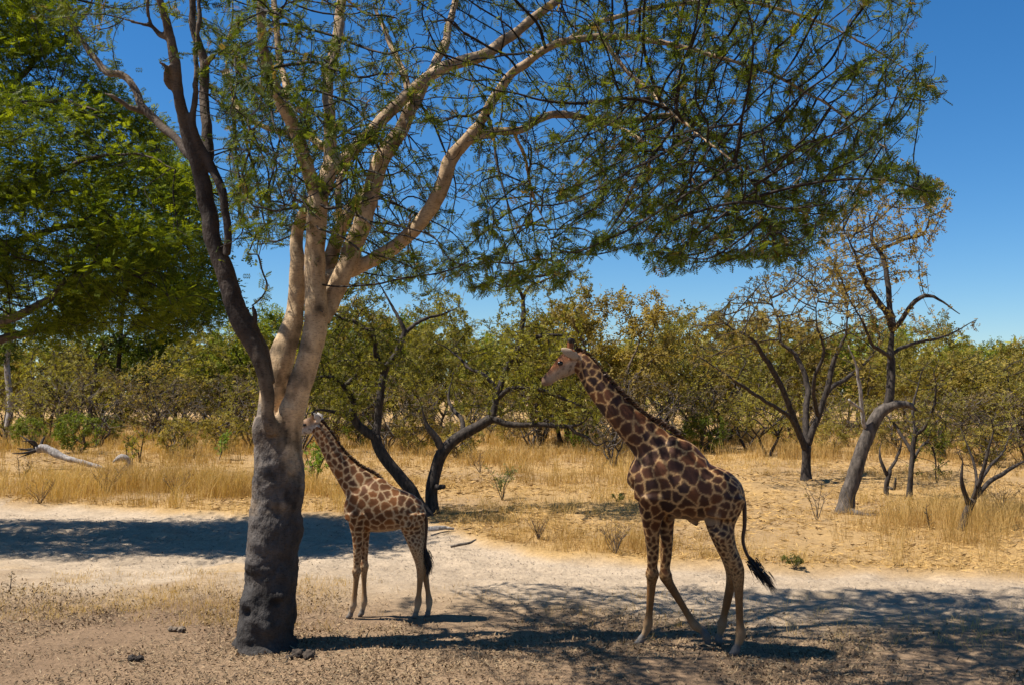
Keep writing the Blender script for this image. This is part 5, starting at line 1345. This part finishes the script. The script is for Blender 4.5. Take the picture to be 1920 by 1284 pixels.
# ------------------------------------------------------------------ small things on the ground
def plant(name, label, cat, px, py, hpx, stems, nleaf, lsize, c1, c2, seed, mat='bark_brown', spread=.35, rad=.006, kind='pair', group=None):
    rs = np.random.default_rng(seed)
    g = G(px, py); g[2] = zg(g[0], g[1]); h = hpx * g[1] / FPX
    t = thing(name, label, cat, g, group)
    oo, dd = [], []
    for i in range(stems):
        a = rs.uniform(0, 6.28); e = np.array([math.cos(a) * spread * h, math.sin(a) * spread * h, h * rs.uniform(.65, 1.0)])
        pts, r_ = spline(np.array([[0, 0, -.03], e * .35 + rs.normal(0, .03 * h, 3), e * .7 + rs.normal(0, .04 * h, 3), e]), np.array([rad * 1.3, rad, rad * .75, rad * .35]), h / 14)
        V, Q, C = tube(pts, r_, 5, 0, i)
        st_ = obj('stem', mesh_np('stem', V, [Q, C], None, True), M[mat], t)
        for b in range(5):
            j = rs.integers(len(pts) // 3, len(pts) - 1); a2 = rs.uniform(0, 6.28)
            e2 = pts[j] + np.array([math.cos(a2) * .22 * h, math.sin(a2) * .22 * h, .18 * h]) * rs.uniform(.5, 1.1)
            p2, r2 = spline(np.array([pts[j], (pts[j] + e2) / 2 + rs.normal(0, .02 * h, 3), e2]), np.array([rad * .6, rad * .5, rad * .25]), h / 14)
            V, Q, C = tube(p2, r2, 4, 0, b)
            obj('twig', mesh_np('twig', V, [Q, C], None, True), M[mat], st_)
            oo.append(p2[rs.integers(0, len(p2), 12)]); dd.append(np.tile(e2 - pts[j], (12, 1)))
        oo.append(pts[rs.integers(len(pts) // 3, len(pts), 12)]); dd.append(np.tile(e, (12, 1)))
    if nleaf:
        oo, dd = np.vstack(oo), nrm(np.vstack(dd)); q = rs.integers(0, len(oo), nleaf)
        V, T, C = leaves(oo[q] + rs.normal(0, .03 * h, (nleaf, 3)), dd[q] + rs.normal(0, .6, (nleaf, 3)), rs.uniform(.7, 1.3, nleaf) * lsize, kind, mixcol(c1, c2, rs.uniform(0, 1, nleaf)), rs, .6)
        obj('foliage', mesh_np('foliage', V, T, C), M['leaf'], t)
    return t
FR1, FR2 = (0.10, .16, .02), (0.22, .30, .04)
plant('sapling', 'slim bright green sapling in dry grass just right of the big trunk', 'sapling', 592, 908, 88, 3, 260, .13, FR1, FR2, 501, spread=.22, rad=.02)
plant('sapling', 'wispy grey-green sapling on open ground right of the dark level-limbed tree', 'sapling', 942, 936, 62, 5, 220, .07, (0.10, .12, .04), (0.22, .22, .09), 502, spread=.35, rad=.01)
plant('small_plant', 'small dark green plant on the grassy verge behind the walking giraffe', 'plant', 1492, 1066, 24, 6, 150, .06, (0.06, .07, .02), (0.16, .15, .05), 503, spread=.6, rad=.006)
plant('small_plant', 'tiny green sprout on the verge beside the small dark green plant', 'plant', 1467, 1058, 14, 3, 50, .05, (0.08, .1, .02), (0.18, .18, .05), 504, spread=.4, rad=.005)
plant('sapling', 'dark thin-stemmed sapling with few leaves beside the upright stump', 'sapling', 262, 866, 62, 2, 90, .12, OL1, OL2, 505, 'bark_dark', .35, .03)
plant('sapling', 'slanting dark sapling rising just in front of the upright stump', 'sapling', 246, 880, 70, 2, 90, .12, OL1, OL2, 506, 'bark_dark', .6, .026)
plant('sapling', 'fresh green sapling standing alone in dry grass left of the big trunk', 'sapling', 410, 862, 52, 4, 200, .12, FR1, FR2, 507, spread=.3, rad=.014)
plant('dry_weed', 'tall leafless dry weed before the broken leaning trunk', 'weed', 1532, 975, 80, 4, 30, .06, (0.2, .14, .06), (0.34, .26, .12), 508, 'bark_grey', .3, .009)
plant('dry_weed', 'thin dark dry stem standing near the twisted dead shrub', 'weed', 1744, 993, 48, 2, 12, .06, (0.2, .14, .06), (0.34, .26, .12), 509, 'bark_dark', .12, .011)
plant('small_plant', 'low leafy green plant in pale grass before the striding giraffe', 'plant', 1160, 945, 20, 4, 90, .07, (0.08, .1, .03), (0.2, .22, .06), 510, spread=.5, rad=.006)
plant('dry_weed', 'brown dry weed tuft at the left end of the fallen log', 'weed', 40, 905, 60, 4, 40, .08, (0.16, .1, .05), (0.3, .2, .09), 511, 'bark_brown', .3, .012)
plant('dry_weed', 'single dark dry stalk standing on the sand by the track edge', 'weed', 17, 1108, 34, 1, 10, .05, (0.06, .045, .03), (0.14, .1, .06), 512, 'bark_dark', .15, .008)

for lb_, x_, y_, h_, st_n, sd_ in [('brown wispy dry bush slumped against the pale stump', 200, 925, 58, 12, 521), ('brown wispy dry bush in the grass under the feathery tree', 75, 945, 46, 10, 522), ('brown dry bush in tall straw just left of the big trunk', 330, 930, 44, 10, 523),
                                    ('grey-brown dry bush in straw between the level-limbed tree and the tall giraffe', 1010, 1010, 44, 11, 524), ('brown dry bush in tall straw before the forelegs of the tall giraffe', 1155, 1040, 62, 12, 525), ('low brown dry bush under the long level limb', 900, 885, 40, 10, 526), ('pale dry bush in straw behind the twin-stemmed thorn tree', 760, 850, 40, 9, 527), ('brown dry bush in straw behind the twisted dead shrub', 1880, 960, 60, 11, 528)]:
    plant('dry_bush', lb_, 'bush', x_, y_, h_, st_n, 60, .05, (0.16, .10, .045), (0.36, .24, .11), sd_, 'bark_brown', .55, .006)
# fallen log with its root plate, and the stump beyond it
def log_thing(name, label, cat, rows_, mat, seed, roots=0):
    """rows_: (px,py,Y,r_px) along the log"""
    pts, rad = limb_pts(rows_, 0.08, 0.006, seed)
    g = np.array([pts[0][0], pts[0][1], zg(pts[0][0], pts[0][1])])
    t = thing(name, label, cat, g)
    V, Q, C = tube(pts, rad, 14, .2, seed)
    obj('log', mesh_np('log', V - g, [Q, C], None, True), M[mat], t)
    rs = np.random.default_rng(seed)
    for i in range(roots):
        dv = nrm(np.array([-1.0 + rs.normal(0, .5), rs.normal(0, .7), rs.normal(.1, .6)])) * rs.uniform(.5, 1.0)
        p0 = pts[1]; p2, r2 = spline(np.array([p0, p0 + dv * .5 + rs.normal(0, .06, 3), p0 + dv]), np.array([.07, .045, .012]), .08)
        V, Q, C = tube(p2, r2, 6, .08, i)
        obj('root', mesh_np('root', V - g, [Q, C], None, True), M['bark_dark'], t)
    return t
gl = G(190, 882); YLg = gl[1]
log_thing('fallen_log', 'pale bleached fallen log with dark torn roots lying in the grass', 'log', [(70, 843, YLg + .3, 8), (84, 840, YLg + .3, 7.5), (120, 857, YLg + .15, 6), (160, 868, YLg, 4.6), (188, 876, YLg, 3.6), (197, 879, YLg, 1.2)], 'bark_white', 601, 9)
gs = G(240, 890)
log_thing('tree_stump', 'pale broken stump bent over at its top beyond the fallen log', 'stump', [(243, 893, gs[1], 5), (242, 872, gs[1], 4.5), (238, 860, gs[1], 5.5), (228, 857, gs[1] - .1, 6), (220, 860, gs[1] - .2, 4), (212, 866, gs[1] - .3, 1.2)], 'bark_white', 602)
gd = G(815, 993)
log_thing('dead_branch', 'short pale dead branch lying at the foot of the level-limbed tree', 'branch', [(803, 991, gd[1], 4), (818, 990, gd[1], 4.5), (834, 989, gd[1], 3.5), (852, 991, gd[1], 2)], 'bark_white', 603)
gd = G(1650, 966)
log_thing('dead_branch', 'long thin grey branch lying at the foot of the broken leaning trunk', 'branch', [(1596, 958, gd[1] + .4, 6), (1625, 965, gd[1], 4), (1680, 966, gd[1], 3), (1740, 965, gd[1], 2)], 'bark_grey', 604)
gd = G(870, 1022)
log_thing('dead_branch', 'small forked dead twig lying on the sand beyond the track', 'branch', [(845, 1024, gd[1], 2.4), (862, 1020, gd[1], 2.6), (880, 1018, gd[1], 2), (892, 1010, gd[1] + .2, 1.4)], 'bark_grey', 605)

def clod(name, label, px, py, wpx, n, seed, c1=(0.014, .010, .008), c2=(0.05, .037, .027)):
    rs = np.random.default_rng(seed)
    g = G(px, py); g[2] = zg(g[0], g[1]); w = wpx * g[1] / FPX
    bm = bmesh.new()
    for i in range(n):
        r_ = w * rs.uniform(.16, .32)
        c = np.array([rs.normal(0, .28) * w, rs.normal(0, .2) * w, r_ * rs.uniform(.3, .8)])
        ret = bmesh.ops.create_icosphere(bm, subdivisions=2, radius=r_)
        for v in ret['verts']:
            q = v.co.normalized()
            v.co = v.co * (1 + .3 * mnoise.noise(q * 2.2 + Vector((i * 3.1, seed, 0)))); v.co.z *= .75
            v.co += Vector(c); v.co.z = max(v.co.z, -.02)
    me = bpy.data.meshes.new(name); bm.to_mesh(me); bm.free()
    o = remesh_small(me, w * .05)
    V = get_v(o); Nn_ = get_n(o); V = V + Nn_ * (w * .09 * np.array([mnoise.fractal(Vector(v) * (9 / w), .9, 2, 3) for v in V]))[:, None]; o.vertices.foreach_set('co', V.astype(np.float32).ravel()); cl = mixcol(c1, c2, np.clip(.5 + .5 * fbm(V[:, 0], V[:, 1] + V[:, 2], seed, 3, 40), 0, 1)); add_col(o, cl)
    tag(obj(name, o, M['litter'], None, Vector(g)), label, 'dung' if name == 'dung_heap' else 'clod')
def remesh_small(me, vox):
    o = bpy.data.objects.new('tmp', me); col.objects.link(o)
    r_ = o.modifiers.new('r', 'REMESH'); r_.mode = 'VOXEL'; r_.voxel_size = vox; r_.use_smooth_shade = True
    dg = bpy.context.evaluated_depsgraph_get(); dg.update()
    me2 = bpy.data.meshes.new_from_object(o.evaluated_get(dg)); bpy.data.objects.remove(o); me2.materials.clear()
    return me2
clod('dung_heap', 'blackish dung lump lying alone on the leaf litter left of the big trunk', 250, 1241, 24, 5, 701)
clod('dung_heap', 'dark crumbled dung heap on the litter just before the big trunk', 566, 1230, 42, 8, 702, (0.025, .018, .013), (0.08, .058, .04))
clod('dung_heap', 'small dark dung lump at the edge of the crumbled heap', 437, 1236, 11, 3, 703)
clod('earth_clod', 'brown earth clod on the straw left of the big trunk', 336, 1182, 28, 6, 704, (0.11, .08, .055), (0.2, .15, .1))
